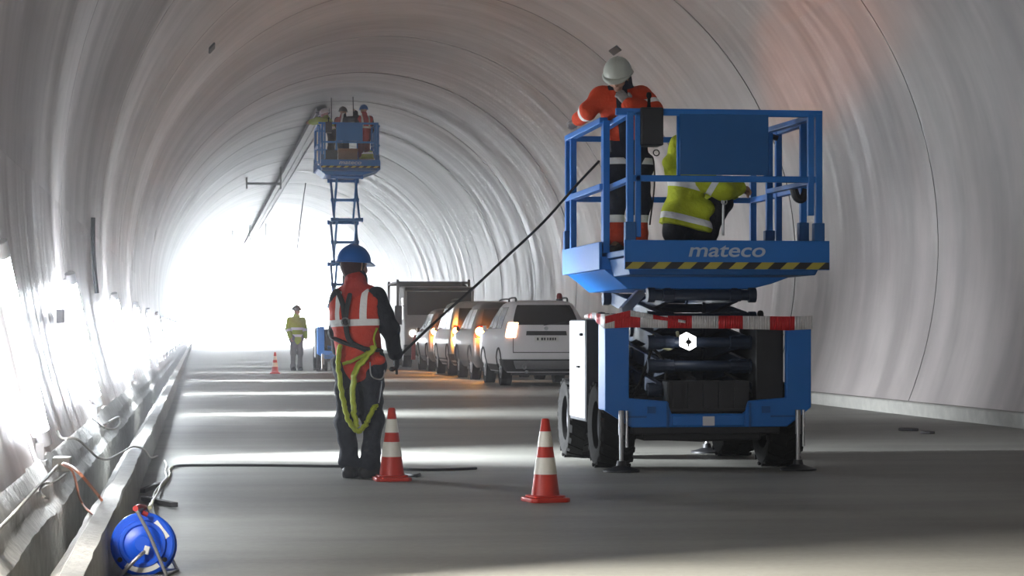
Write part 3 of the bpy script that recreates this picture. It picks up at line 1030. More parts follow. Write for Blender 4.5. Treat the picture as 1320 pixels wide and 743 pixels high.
HELMET_BLUE = mat('blue_helmet', srgb(22, 92, 165), .35)
HELMET_WHITE = mat('grey_white_helmet', (.50, .52, .46), .4, noise=.1)
HELMET_PALE = mat('white_helmet', (.7, .7, .7), .4)
HELMET_GREY = mat('dark_grey_helmet', (.14, .13, .13), .5)
NAVY = (.014, .017, .030)
REDC, ORANGE = (.56, .035, .018), (.62, .055, .012)
YEL = (.50, .56, .02)

# ---------------- worker standing on the road with the rope
ppm = FPX / 18.2
o1 = at_d(463, HORIZ + CAMH * ppm, 18.2)
P1 = lambda px, py, y=0.: ((px - 463) / ppm * 1.0, y, (617 - py) / ppm)
J = dict(pelvis=P1(462, 466), chest=P1(460, 408, .0), neck=P1(460, 371, .02), head=P1(457.5, 345, .05),
         shL=P1(438, 386, .08), shR=P1(485, 384, -.05), elL=P1(438, 428, .20), wrL=P1(440, 452, .33), elR=P1(502, 424, -.05), wrR=P1(511, 457, .06),
         hipL=P1(450, 472, .03), hipR=P1(476, 472, -.02), knL=P1(447, 542, .07), knR=P1(481, 542, .0), anL=P1(451, 598, .04), anR=P1(476, 600, -.02),
         toeL=(.35, 1, 0), toeR=(.9, .35, 0))
w1 = Person('person in black clothing and orange vest standing with back turned beside a cone', o1, J, (.42, .90, 0), gaze=(.75, .66, -.05), vox=.0095)
H1 = dict(L=((.4, .8, 0), (0, 0, -1), 35), R=(nv((.12, .25, -1)), (-1, .2, 0), 38))
w1.body(H1); w1.gloves(H1, M['glovedk']); w1.boots()
stripe = lambda V: np.minimum(.010 - np.abs(np.abs((V - w1.J['hipR']) @ w1.f + .0) - .0), np.minimum((V[:, 2] - .38), .78 - V[:, 2]))
w1.trousers(cloth('navy_trousers_w', (.020, .023, .034)), g=.020, wrinkle=.011)
w1.jacket(cloth('black_jacket_w', (.012, .013, .020)), g=.020, wrinkle=.006, hem=.0)
# red hood and collar above the vest
hd = [cap(w1.J['neck'] - w1.f * .03 - w1.axis * .04, w1.J['neck'] - w1.f * .02 + w1.axis * .045, .105, .088, .03), cap(w1.J['neck'] - w1.r * .11 - w1.axis * .05, w1.J['neck'] + w1.r * .11 - w1.axis * .05, .062, None, .04),
      cap(w1.J['neck'] - w1.f * .075 - w1.axis * .05, w1.J['neck'] - w1.f * .05 + w1.axis * .02, .06, .05, .04)]
soft('hood', hd, .009, cloth('red_hood_w', (.42, .03, .02)), w1.rt, wrinkle=.006)
vp = w1.torso(.036, top=False) + [cap(w1.J['pelvis'] - w1.axis * .02, w1.J['chest'], .172, .172, .05, 1.22, w1.f),
                                 cap(w1.J['pelvis'] + w1.r * .10 - w1.axis * .02 - w1.f * .04, w1.J['pelvis'] + w1.r * .21 + w1.axis * .0 - w1.f * .05, .055, .03, .05)]
vcuts = [cap(w1.J['sh' + s] + (w1.J['sh' + s] - w1.J['chest']) * .10, w1.J['el' + s], .098, .10) for s in 'LR'] + [cap(w1.J['neck'] + w1.axis * .01, w1.J['neck'] + w1.axis * .2, .085)]
lt = w1.lat
straps = lambda V: np.minimum(np.maximum(.026 - np.abs(lt(V) - .105 - .14 * np.clip(w1.tcoord(V) - .40, 0, 1) * 0), .022 - np.abs(lt(V) + .11)), w1.tcoord(V) - .30)
soft('safety_vest', vp, .009, cloth('orange_vest_w', (.55, .045, .02), [('belt', WHITEBAND), ('straps', WHITEBAND)]), w1.rt, cuts=vcuts, wrinkle=.005,
     attrs=dict(belt=lambda V: .026 - np.abs(w1.tcoord(V) - .295), straps=straps))
w1.helmet(HELMET_BLUE)
soft('balaclava', [cap(w1.J['neck'], w1.J['head'] - w1.hu * .05 - w1.gaze * .015, .075, .073, .03), cap(w1.J['head'] - w1.gaze * .032 + w1.hu * .02, w1.J['head'] + w1.hu * .03, .094, .086, .03)], .009, cloth('balaclava_w', (.045, .018, .018)), w1.rt, wrinkle=.002)
# fall-arrest harness: dark straps, metal ring, yellow-green web loops and lanyard
rx = lambda px, py, dy: Vector(((px - 463) / ppm, dy, (617 - py) / ppm))
hb = MB()
hb.tube([rx(434, 374, -.02), rx(440, 392, -.14), rx(443, 415, -.185), rx(449, 440, -.185), rx(470, 452, -.17)], .022, 8, smooth_path=5, flat=.4)
hb.tube([rx(452, 372, -.08), rx(446, 395, -.165), rx(443, 415, -.19)], .020, 8, smooth_path=5, flat=.4)
hb.tube([rx(430, 437, -.06), rx(446, 444, -.18), rx(470, 450, -.185), rx(490, 452, -.08)], .030, 8, smooth_path=5, flat=.5)
har = hb.build('harness', M['glovedk'], w1.rt)
rg = MB(); rg.lathe([(.030, -.004), (.036, 0), (.030, .004), (.024, 0)], 16, mx=tr(*rx(443, 416, -.215)) @ rotx(R(90)), closed=True); rg.build('back_ring', M['steel'], har)
wb = MB()
jit = lambda p, a: [q + Vector((rng.uniform(-a, a), rng.uniform(-a, a) * .5, rng.uniform(-a, a))) for q in p]
wb.tube(jit(catmull([rx(437, 446, -.15), rx(434, 470, -.19), rx(438, 500, -.17), rx(443, 525, -.15), rx(450, 546, -.14), rx(460, 556, -.13), rx(470, 547, -.14), rx(478, 530, -.15), rx(483, 522, -.15)], 7), .006), .036, 8, flat=.55)
wb.tube(jit(catmull([rx(480, 448, -.17), rx(468, 462, -.21), rx(456, 478, -.20), rx(453, 505, -.18), rx(454, 530, -.17), rx(459, 550, -.15)], 7), .006), .036, 8, flat=.55)
wb.tube(jit(catmull([rx(440, 470, -.19), rx(455, 464, -.21), rx(470, 456, -.2)], 5), .003), .026, 8, flat=.5)
wb.tube(jit(catmull([rx(482, 446, -.16), rx(480, 436, -.175), rx(484, 424, -.16)], 4), .001), .018, 8, flat=.5)
tag(wb.build('lanyard', M['webbing'], har), 'yellow green webbing lanyard hanging in loops')
mt = MB(); mt.tube([rx(475, 467, -.16), rx(477, 485, -.16), rx(490, 489, -.12), rx(494, 478, -.10), rx(480, 465, -.14)], .006, 6, smooth_path=4); mt.build('snap_hook', M['steel'], har)
pk = MB(); pk.tube([rx(491, 492, -.085), rx(487, 520, -.09)], [.022, .022], 4, flat=.3); pk.build('grey_pocket_strip', M['zinc'], w1.rt)

# ---------------- worker leaning on the rail of the near platform
DZ = 1.80
ppm2 = FPX / 20.0
o2 = at_d(812, HORIZ + (CAMH - DZ) * ppm2, 20.0); by = HORIZ + (CAMH - DZ) * ppm2
P2 = lambda px, py, y=0.: ((px - 812) / ppm2, y, (by - py) / ppm2)
J = dict(pelvis=P2(813, 206, .08), chest=P2(805, 142, -.02), neck=P2(800, 115, -.08), head=P2(792, 103, -.16), shL=P2(828, 124, -.03), shR=P2(773, 124, -.02),
         elR=P2(757, 144, -.02), wrR=P2(749, 153, .16), elL=P2(838, 142, -.16), wrL=P2(803, 139, -.27), hipL=P2(826, 212, .08), hipR=P2(799, 212, .06),
         knL=P2(828, 262, .02), knR=P2(794, 262, .0), anL=P2(825, 312, .06), anR=P2(797, 312, .04), headup=(-.20, -.50, .85), toeL=(-.1, -1, 0), toeR=(-.45, -.9, 0))
w2 = Person('person in orange jacket and grey white helmet leaning on the rail of the near lift', o2, J, (-.30, -.95, 0), gaze=(-.33, -.80, -.48), vox=.0095, group=None)
H2 = dict(L=((-.55, .15, .75), (-.2, .9, .1), 28), R=((-.25, .85, -.1), (0, 0, -1), 30))
w2.body(H2); w2.gloves(H2, M['glovegr']); w2.boots()
shin = lambda V: np.min([np.linalg.norm((V - w2.J['an' + s]) - ((V - w2.J['an' + s]) @ nv(w2.J['kn' + s] - w2.J['an' + s]))[:, None] * nv(w2.J['kn' + s] - w2.J['an' + s]), axis=1) for s in 'LR'], 0)
w2.trousers(cloth('navy_trousers_b', NAVY, [('cuff', ORANGE), ('band', WHITEBAND), ('thigh', WHITEBAND)]), g=.016, wrinkle=.006,
            attrs=dict(cuff=lambda V: .29 - V[:, 2], band=lambda V: .032 - np.abs(V[:, 2] - .315), thigh=lambda V: .028 - np.abs(V[:, 2] - .81)))
w2.jacket(cloth('orange_jacket_b', ORANGE, [('low', NAVY), ('front', NAVY), ('collar', NAVY), ('arm1', WHITEBAND), ('arm2', WHITEBAND)]), g=.026, wrinkle=.007, hem=-.02,
          attrs=dict(low=lambda V: np.minimum(.20 - w2.tcoord(V), w2.darm(V) - w2.dtorso(V) + .02), front=lambda V: np.minimum(.05 - np.abs(w2.lat(V)), np.minimum(w2.dep(V), w2.darm(V) - w2.dtorso(V))),
                     collar=lambda V: np.minimum(w2.tcoord(V) - w2.len - .0, .13 - np.linalg.norm(V - w2.J['neck'], axis=1)),
                     arm1=w2.cuffband('R', 'fore', .25, .06), arm2=w2.cuffband('L', 'up', .88, .06)))
soft('neck_warmer', [cap(w2.J['neck'] - w2.axis * .03, w2.J['neck'] + w2.axis * .06, .092, .085, .03), cap(w2.J['neck'] + w2.r * .03 - w2.f * .04, w2.J['head'] - w2.gaze * .055 + w2.hu * .02, .075, .07, .03)], .009, cloth('dark_hood_b', (.02, .022, .03)), w2.rt, wrinkle=.004)
w2.helmet(HELMET_WHITE)
rg = MB()
rg.lathe([(.026, -.004), (.031, 0), (.026, .004), (.021, 0)], 16, mx=tr(*P2(846, 197, -.02)) @ rotx(R(80)), closed=True)
rg.tube([P2(836, 200, -.06), P2(842, 207, -.03), P2(844, 240, .0), P2(838, 290, .0)], .007, 6, smooth_path=5)
rg.build('harness_ring', M['trim'], w2.rt)

# ---------------- worker crouching on the near platform
ppm3 = FPX / 19.35
by = HORIZ + (CAMH - DZ) * ppm3
o3 = at_d(890, by, 19.35)
P3 = lambda px, py, y=0.: ((px - 890) / ppm3, y, (by - py) / ppm3)
J = dict(pelvis=P3(873, 293, .0), chest=P3(887, 238, .0), neck=P3(893, 210, .0), head=P3(897, 186, .0), shL=P3(896, 222, .17), shR=P3(890, 224, -.17),
         elR=P3(924, 246, -.22), wrR=P3(947, 243, -.10), elL=P3(930, 246, .2), wrL=P3(949, 244, .08), hipL=P3(876, 294, .09), hipR=P3(876, 296, -.06),
         knL=P3(935, 262, .13), knR=P3(928, 262, -.10), anL=P3(908, 310, .13), anR=P3(905, 312, -.12), toeL=(1, .1, 0), toeR=(1, -.1, 0), headup=(.35, 0, .93))
w3 = Person('person in yellow jacket with white bands crouching on the near lift platform', o3, J, (1, -.15, -.3), gaze=(.93, -.1, -.35), vox=.0095)
H3 = dict(L=((1, -.3, -.1), (0, -.3, -1), 35), R=((1, .2, .0), (0, .3, -1), 35))
w3.body(H3); w3.boots()
w3.trousers(cloth('black_trousers_c', (.012, .013, .018)), g=.02, wrinkle=.006)
w3.jacket(cloth('yellow_jacket_c', YEL, [('b1', WHITEBAND), ('b2', WHITEBAND), ('a1', WHITEBAND)]), g=.045, wrinkle=.008, hem=-.02, cut_t=.0,
          attrs=dict(b1=w3.belt(.065, .055), b2=w3.belt(.34, .055), a1=w3.cuffband('R', 'up', .72, .05)),
          extra=[cap(P3(870, 206, .0), P3(880, 190, 0), .085, .12, .06), cap(P3(861, 212, -.02), P3(871, 226, .0), .055, .09, .05), cap(P3(868, 285, -.12), P3(896, 296, -.15), .12, .11, .05), cap(P3(885, 268, -.12), P3(904, 270, -.16), .11, .08, .05)])
w3.helmet(HELMET_PALE)
tlb = MB(); tlb.tube([P3(926, 255, -.235), P3(925, 270, -.235), P3(925, 305, -.22)], .012, 6); tlb.lathe([(.022, -.004), (.028, 0), (.022, .004), (.016, 0)], 14, mx=tr(*P3(926, 262, -.245)) @ rotx(R(90)), closed=True)
tlb.build('hanging_lanyard', M['zinc'], w3.rt)

# ---------------- distant people
def simple(label, root, yaw, colj, layers, attrs_fn, coltr, helmet, pose=None, scale=1., group=None, gaze=None, boots=True, hood=None, vox=.014, hands=None):
    c, s = math.cos(yaw), math.sin(yaw)
    J = dict(pelvis=(0, 0, .93), chest=(0, .0, 1.24), neck=(0, .01, 1.46), head=(0, .04, 1.62), shL=(-.19, 0, 1.39), shR=(.19, 0, 1.39), elL=(-.25, .0, 1.12), elR=(.25, .0, 1.12),
             wrL=(-.23, .12, .92), wrR=(.23, .12, .92), hipL=(-.09, 0, .9), hipR=(.09, 0, .9), knL=(-.10, .03, .48), knR=(.10, .03, .48), anL=(-.10, 0, .09), anR=(.10, 0, .09))
    J.update(pose or {})
    J = {k: (v[0] * c - v[1] * s, v[0] * s + v[1] * c, v[2]) for k, v in J.items()}
    g = gaze or (-s, c, 0)
    p = Person(label, root, J, (-s, c, 0), gaze=g, vox=vox, scale=scale, group=group)
    Hh = hands or dict(L=(None, None, 25), R=(None, None, 25))
    p.vox = .011; p.body(Hh); p.vox = vox
    if boots: p.boots()
    p.trousers(cloth('trousers_' + str(len(bpy.data.materials)), coltr), g=.016, wrinkle=.004)
    p.jacket(cloth('jacket_' + str(len(bpy.data.materials)), colj, layers), g=.03, wrinkle=.004, hem=-.06, attrs=attrs_fn(p))
    p.helmet(helmet, strap=False)
    return p


o4 = at_d(382, HORIZ + CAMH * FPX / 67.6, 67.6)
simple('person in yellow jacket and grey trousers standing on the road beside the raised lift', o4, R(200), (.36, .46, .03), [('b1', WHITEBAND), ('b2', WHITEBAND), ('a1', WHITEBAND), ('a2', WHITEBAND)],
       lambda p: dict(b1=p.belt(.03, .07), b2=p.belt(.22, .07), a1=p.cuffband('L', 'fore', .2, .07), a2=p.cuffband('R', 'fore', .2, .07)), (.16, .15, .16), HELMET_GREY, scale=1.06)

FZ = 5.90
pf = FPX / 67.6
byf = HORIZ + (CAMH - FZ) * pf


def on_far(px, D=67.6): return at_d(px, HORIZ + (CAMH - FZ) * FPX / D, D)


gp = None
simple('person in red vest and blue helmet on the raised platform', on_far(469.5, 67.2), R(20), (.50, .04, .03), [('b1', WHITEBAND), ('s', WHITEBAND), ('slv', (.03, .02, .025))],
       lambda p: dict(b1=p.belt(.20, .06), s=lambda V: np.minimum(.03 - np.abs(np.abs(p.lat(V)) - .11), p.tcoord(V) - .18), slv=lambda V: p.dtorso(V) - p.darm(V) - .015), (.22, .03, .03), HELMET_BLUE)
simple('person in red and black jacket and grey helmet at the middle of the raised platform', on_far(442, 67.6), R(-35), (.35, .06, .05), [('b', (.02, .02, .025)), ('s', WHITEBAND)],
       lambda p: dict(b=lambda V: np.maximum(p.lat(V) - .06, p.dtorso(V) - p.darm(V) - .01), s=lambda V: np.minimum(.03 - np.abs(p.lat(V) - .03), p.dtorso(V) * 0 + p.darm(V) - p.dtorso(V))), (.03, .03, .035), HELMET_GREY,
       pose=dict(elR=(.36, .15, 1.42), wrR=(.22, .35, 1.62), head=(-.02, .05, 1.60)))
simple('person in yellow jacket bending over the rail of the raised platform', on_far(428, 66.8), R(75), (.30, .38, .05), [('b1', WHITEBAND), ('blk', (.02, .02, .02))],
       lambda p: dict(b1=p.belt(.12, .07), blk=lambda V: .07 - p.tcoord(V)), (.02, .02, .025), HELMET_PALE,
       pose=dict(chest=(0, .10, 1.18), neck=(0, .16, 1.34), head=(0, .22, 1.46), shL=(-.18, .14, 1.28), shR=(.18, .14, 1.28), elL=(-.22, .38, 1.30), elR=(.22, .36, 1.30), wrL=(-.16, .60, 1.25), wrR=(.16, .60, 1.25)), gaze=(-.9, .1, -.3))
# ================================================================== VEHICLES
# local frame: rear bumper at y = 0, nose towards +y, x across
def make_car(label, root, paint, secs, rear, L, wr=.36, wy=(.78, 3.45), lights='amber', rails=True, plate=True, rw=(1.10, 1.50, 1.42), sw=(1.08, 1.50), rearside=(1.2, 3.05), tail=(.92, 1.18), spare=False, cr=.20, trimz=.56, pz=0.):
    rt = tag(empty('car', root), label, 'car', 'cars parked in a row by the right wall')
    Z = [s[0] for s in secs]

    def sec(z): return [np.interp(z, Z, [s[i] for s in secs]) for i in (1, 2, 3)]

    def S(z, p, sgn, off=0.):
        hw, yr, yf = sec(z); hw += off; yr -= off; yf += off
        r = min(cr + off, hw * .6)
        if p <= 1: return (sgn * p * (hw - r), yr - .03 * (1 - p * p), z)
        if p <= 2:
            a = (p - 1) * math.pi / 2; return (sgn * (hw - r + r * math.sin(a)), yr + r - r * math.cos(a), z)
        if p <= 3: return (sgn * hw, yr + r + (p - 2) * (yf - yr - 2 * r), z)
        if p <= 4:
            a = (p - 3) * math.pi / 2; return (sgn * (hw - r + r * math.cos(a)), yf - r + r * math.sin(a), z)
        return (sgn * (5 - p) * (hw - r), yf, z)

    def patch(mb, z0, z1, p0, p1, sgn, off, nz=4, npp=8, thick=.02, m=0):
        """a plate lying on the body; p0, p1 may be numbers or functions of z"""
        g = lambda p, z: p(z) if callable(p) else p
        vs = []
        for o in (off, off - thick):
            for i in range(nz + 1):
                z = z0 + (z1 - z0) * i / nz
                a, b = g(p0, z), g(p1, z)
                vs += [S(z, a + (b - a) * j / npp, sgn, o) if (a + (b - a) * j / npp) >= 0 else S(z, -(a + (b - a) * j / npp), -sgn, o) for j in range(npp + 1)]
        w = npp + 1; N = (nz + 1) * w; fs = []
        for i in range(nz):
            for j in range(npp):
                q = (i * w + j, i * w + j + 1, (i + 1) * w + j + 1, (i + 1) * w + j)
                fs += [q, tuple(N + k for k in q[::-1])]
        ed = [i for i in range(w)] + [i * w + npp for i in range(1, nz + 1)] + [nz * w + j for j in range(npp - 1, -1, -1)] + [i * w for i in range(nz - 1, 0, -1)]
        for a, b in zip(ed, ed[1:] + ed[:1]): fs.append((a, b, N + b, N + a))
        mb.add(vs, fs, m)

    ps = [0, .35, .7, 1, 1.25, 1.5, 1.75, 2] + [2 + i / 10 for i in range(1, 10)] + [3, 3.25, 3.5, 3.75, 4, 4.4, 4.8, 5]
    zs = sorted(set(Z + [(a + b) / 2 for a, b in zip(Z, Z[1:])]))
    mb = MB(); vs = []
    for z in zs:
        vs += [S(z, p, -1) for p in ps] + [S(z, p, 1) for p in ps[::-1][1:-1]]
    n = 2 * len(ps) - 2
    fs = [(i * n + k, i * n + (k + 1) % n, (i + 1) * n + (k + 1) % n, (i + 1) * n + k) for i in range(len(zs) - 1) for k in range(n)]
    fs += [tuple(range(n)), tuple((len(zs) - 1) * n + k for k in range(n))[::-1]]
    mb.add(vs, fs)
    body = mb.build('body', paint, rt, ang=40)
    ct = MB()
    for y in wy: ct.lathe([(wr + .06, -1.2), (wr + .06, 1.2)], 28, mx=tr(0, y, wr) @ roty(R(90)))
    cut = ct.build('cut', paint)
    md = body.modifiers.new('b', 'BOOLEAN'); md.object = cut; md.operation = 'DIFFERENCE'; md.solver = 'EXACT'
    bpy.context.view_layer.update()
    me = bpy.data.meshes.new_from_object(body.evaluated_get(bpy.context.evaluated_depsgraph_get()))
    body.modifiers.clear(); body.data = me; me.set_sharp_from_angle(angle=R(40))
    bpy.data.objects.remove(cut)
    un = MB(); un.box(-.70, .70, .3, L - .3, .22, .55); un.tube([(-.7, wy[0], wr), (.7, wy[0], wr)], .05); un.tube([(-.7, wy[1], wr), (.7, wy[1], wr)], .05)
    un.build('underbody', M['trim'], rt)
    hw = sec(.5)[0]
    for y in wy:
        for s in (-1, 1):
            w = tyre_mesh(wr, .22, 40).build('wheel', M['rubber'], rt, ang=28)
            w.location = (s * (hw - .115), y, wr)
            rm = MB(); rm.lathe([(.19, -.04), (.205, .10), (.18, .105), (.16, .07), (.05, .075), (.04, .09), (0, .09)], 24, mx=roty(R(90 * s)))
            for k in range(5): rm.bar((s * .085, 0, 0), (s * .085, .18 * math.cos(k * 1.2566), .18 * math.sin(k * 1.2566)), .05, .03)
            rm.build('rim', M['rim'], w)
        # black wheel arch lips
    for y in wy:
        for s in (-1, 1):
            a = MB()
            pts = [(s * (np.interp(wr + (wr + .07) * math.sin(t), Z, [q[1] for q in secs]) + .004), y + (wr + .07) * math.cos(t), wr + (wr + .07) * math.sin(t)) for t in np.linspace(-.1, math.pi + .1, 16)]
            a.tube(pts, .022, 6)
            a.build('wheel_arch', M['trim'], rt)
    z0, z1, bw = rw
    bz = MB()
    rwp = lambda z: np.interp(z, [z0, z0 + .08, z1], [1.0, 1.22, 1.30])
    patch(bz, z0, z1, lambda z: -rwp(z), rwp, 1, .012, 5, 20)
    bz.build('rear_window', M['glass'], rt)
    for s in (-1, 1):
        ya, yb = rearside
        def py(y): return lambda z: 2 + np.clip((y - (sec(z)[1] + cr)) / (sec(z)[2] - sec(z)[1] - 2 * cr), 0, 1)
        m1 = ya + (yb - ya) * .22; m2 = ya + (yb - ya) * .60
        for u, v in ((ya - .45, m1 - .05), (m1 + .05, m2 - .04), (m2 + .04, yb + .1)):
            sg = MB(); patch(sg, sw[0], sw[1], py(u), py(v), s, .008, 3, 5)
            sg.build('side_window', M['glass'], rt)
    tm = MB()
    patch(tm, .30, trimz, -2.12, 2.12, 1, .015, 2, 30, .03)
    tm.build('rear_bumper', M['trim'], rt)
    for s in (-1, 1):
        tm = MB(); patch(tm, .30, .44, 2.25, 2.72, s, .012, 1, 6); tm.build('sill_trim', M['trim'], rt)
    sk = MB(); patch(sk, .36, .53, -1.02, 1.02, 1, .028, 2, 12, .03); sk.tube([(-.42, -.03, .30), (-.42, .25, .30)], .032, 10); sk.lathe([(.045, -.01), (.055, 0), (.045, .01), (.03, 0)], 14, mx=tr(-.48, -.055, .40) @ rotx(R(90)), closed=True)
    sk.build('skid_plate', M['zinc'], rt)
    for s in (-1, 1):
        t = MB(); patch(t, tail[0], tail[1], .92 if lights != 'amber' else 1.0, 1.55, s, .022, 4, 8, .04)
        lit = (s < 0)
        big = M['taillit'] if (lights == 'tail' and lit) else M['tailred']
        to = t.build('tail_light', big, rt, bevel=.025, seg=3)
        if lights == 'amber' and lit:
            q = MB(); zc = (tail[0] + tail[1]) / 2
            px_, py_, _ = S(zc, 1.25, s, .0)
            q.lathe([(.095, 0), (.095, .03), (.07, .045), (0, .05)], 18, mx=tr(px_, py_ - .045, zc) @ rotx(R(90)))
            q.build('indicator', M['amber'], to)
            ld = bpy.data.lights.new('indicator_glow', 'SPOT'); ld.spot_size = R(150); ld.spot_blend = .8; ld.energy = AMBER_W; ld.color = (1, .38, .06); ld.shadow_soft_size = .05
            lo_ = bpy.data.objects.new('indicator_glow', ld); COL.objects.link(lo_); lo_.parent = rt; lo_.location = (px_ - .05, py_ - .18, zc); lo_.rotation_euler = (R(78), 0, 0)
    if plate:
        yr = lambda z: sec(z)[1]
        pr = MB(); patch(pr, .93 + pz, 1.02 + pz, -.62, .62, 1, .012, 1, 8); pr.build('plate_recess', M['trim'], rt)
        pm = MB(); patch(pm, .80 + pz, .91 + pz, -.36, .36, 1, .014, 1, 8); pn = pm.build('number_plate', M['plate'], rt)
        ch = MB(); yy = yr(.85 + pz) - .048
        for i, (x, w) in enumerate(((-.19, .035), (-.10, .04), (-.045, .035), (.02, .03), (.075, .04), (.13, .035), (.18, .03))):
            ch.box(x - w / 2, x + w / 2, yy - .002, yy, .828 + pz, .882 + pz)
        ch.build('plate_characters', M['trim'], pn)
    em = MB(); em.lathe([(.045, 0), (.04, .01), (0, .012)], 14, mx=tr(0, sec(1.06 + pz)[1] - .03, 1.05 + pz * 1.2) @ rotx(R(90))); em.build('badge', M['steel'], rt)
    ln = MB()
    patch(ln, .695, .712, -1.02, 1.02, 1, .004, 1, 12, .01)
    for s in (-1, 1):
        patch(ln, .70, 1.06, .985, 1.012, s, .004, 4, 1, .01)
    ln.build('tailgate_gap', M['trim'], rt)
    if rails:
        zr = Z[-1]
        for s in (-1, 1):
            rr = MB()
            x = s * (secs[-2][1] - .02); y0_, y1_ = secs[-2][2] + .12, secs[-2][3] - .25
            rr.tube([(x, y0_, zr - .04), (x, y0_ + .08, zr + .05), (x, y1_ - .08, zr + .05), (x, y1_, zr - .04)], .02, 8, smooth_path=3)
            rr.build('roof_rail', M['trim'], rt)
    for s in (-1, 1):
        mr = MB()
        x = s * sec(sw[0] - .02)[0]; y = rearside[1] + .05; zz = sw[0] - .02
        mr.tube([(x - s * .03, y, zz), (x + s * .06, y, zz + .01)], .025, 8); mr.box(min(x + s * .02, x + s * .10), max(x + s * .02, x + s * .10), y - .04, y + .06, zz - .03, zz + .09)
        mr.build('wing_mirror', paint, rt, bevel=.02)
    for s in (-1, 1):
        hl = MB(); patch(hl, .78, .92, 3.3, 4.5, s, .01, 2, 8); hl.build('head_light', M['glass'], rt)
    wp = MB(); yy = sec(z0)[1]; wp.bar((-.05, yy - .035, z0 - .01), (.42, yy - .02, z0 + .05), .016, .012); wp.build('rear_wiper', M['trim'], rt)
    return rt


SUV = [(.26, .78, .16, 4.12), (.38, .87, .04, 4.26), (.55, .905, .0, 4.30), (.75, .91, .02, 4.30), (.95, .90, .05, 4.24), (1.02, .885, .07, 4.10), (1.10, .865, .10, 3.15), (1.35, .775, .27, 2.72), (1.52, .70, .41, 2.40), (1.60, .645, .50, 2.25), (1.645, .57, .62, 2.05), (1.665, .42, .85, 1.75)]


def scaled(secs, sx, sy, sz): return [(z * sz, w * sx, a * sy, b * sy) for z, w, a, b in secs]


AMBER_W = 420
def car_at(px, D, off_x):
    p = at_d(px, HORIZ, D); return (p.x + off_x, p.y, 0)


make_car('white car with one lit tail light, nearest of the parked row', car_at(646, 48.4, .96), M['carwhite'], scaled(SUV, 1.0, 1.0, 1.08), 0, 4.3, wr=.36, lights='tail', tail=(1.02, 1.33), rw=(1.28, 1.70, 1.4), sw=(1.2, 1.66), pz=.13)
make_car('dark car with amber indicator between the white car and the silver car', car_at(608.5, 54.3, .94), M['cardark'], scaled(SUV, 1.0, 1.02, 1.10), 0, 4.4, wr=.37, lights='amber', tail=(1.0, 1.28), rw=(1.22, 1.66, 1.4), sw=(1.2, 1.66), plate=False, rails=False)
VAN = [(.26, .80, .14, 4.5), (.38, .89, .03, 4.62), (.55, .93, .0, 4.66), (.80, .94, .0, 4.66), (1.02, .93, .02, 4.55), (1.12, .915, .04, 4.40), (1.22, .90, .06, 3.75), (1.50, .85, .13, 3.30), (1.72, .80, .22, 3.0), (1.84, .755, .30, 2.85), (1.90, .66, .44, 2.65), (1.925, .45, .75, 2.3)]
make_car('silver car with roof rails and amber indicator, third in the parked row', car_at(579, 59.6, .98), M['carsilver'], VAN, 0, 4.66, wr=.37, wy=(.85, 3.7), lights='amber', tail=(1.0, 1.30), rw=(1.22, 1.74, 1.4), sw=(1.2, 1.74), rearside=(1.0, 3.5), plate=False)
make_car('brown car with amber indicator in front of the truck, farthest in the parked row', car_at(552, 66.0, .94), M['carbrown'], scaled(SUV, 1.0, 1.02, 1.08), 0, 4.4, wr=.37, lights='amber', tail=(1.0, 1.28), rw=(1.2, 1.64, 1.4), sw=(1.18, 1.64), rails=False, plate=False)

# amber beacon added on the white car's roof, its spot tinting the right lining
wc = car_at(646, 48.4, .96)
bc = tag(empty('warning_beacon', (wc[0] + .42, wc[1] + 1.0, 1.80)), 'small amber warning beacon on the roof of the white car', 'beacon')
bb = MB(); bb.lathe([(.075, 0), (.075, .03), (.06, .035), (0, .035)], 16); bb.build('base', M['trim'], bc)
bd = MB(); bd.lathe([(.06, .035), (.062, .10), (.045, .15), (0, .165)], 16); bd.build('dome', M['tailred'], bc)
ld = bpy.data.lights.new('lining_tint_spot', 'SPOT'); ld.energy = BEACON; ld.color = (1, .30, .10); ld.spot_size = R(11); ld.spot_blend = 1.; ld.shadow_soft_size = .04
lo_ = bpy.data.objects.new('lining_tint_spot', ld); COL.objects.link(lo_); lo_.parent = bc; lo_.location = (0, -.1, .1)
lo_.rotation_euler = (Vector((4.93, 35.0, 5.35)) - bc.location).to_track_quat('-Z', 'Y').to_euler()

# ---- truck facing the photographer
tk = at_d(567, HORIZ, 73.5)
rt = tag(empty('truck', (tk.x, tk.y, 0)), 'pale truck with dark windscreen and roof frame, facing the camera behind the cars', 'truck')
mb = MB()
mb.prism([(0, .55), (-.03, .95), (0, 1.28), (.10, 1.62), (.26, 2.44), (.42, 2.56), (1.9, 2.6), (1.95, .55)], -1.12, 1.12, axis='x')
mb.build('cab', M['truckwhite'], rt, bevel=.07, seg=3)
ws = MB(); ws.prism([(.085, 1.66), (.235, 2.40), (.255, 2.40), (.105, 1.66)], -1.02, 1.02, axis='x'); ws.build('windscreen', M['glass'], rt, bevel=.004)
vs_ = MB(); vs_.prism([(.18, 2.43), (.10, 2.48), (.14, 2.53), (.4, 2.53), (.4, 2.43)], -1.08, 1.08, axis='x'); vs_.build('sun_visor', M['truckgrey'], rt, bevel=.01)
for s in (-1, 1):
    sgl = MB(); sgl.box(min(s * 1.115, s * 1.13), max(s * 1.115, s * 1.13), .45, 1.3, 1.5, 2.2); sgl.build('side_window', M['glass'], rt)
gl = MB(); gl.box(-.62, .62, -.05, 0, .98, 1.24)
for i in range(4): gl.box(-.6, .6, -.06, -.04, 1.0 + i * .06, 1.03 + i * .06)
gl.build('grille', M['trim'], rt, bevel=.008)
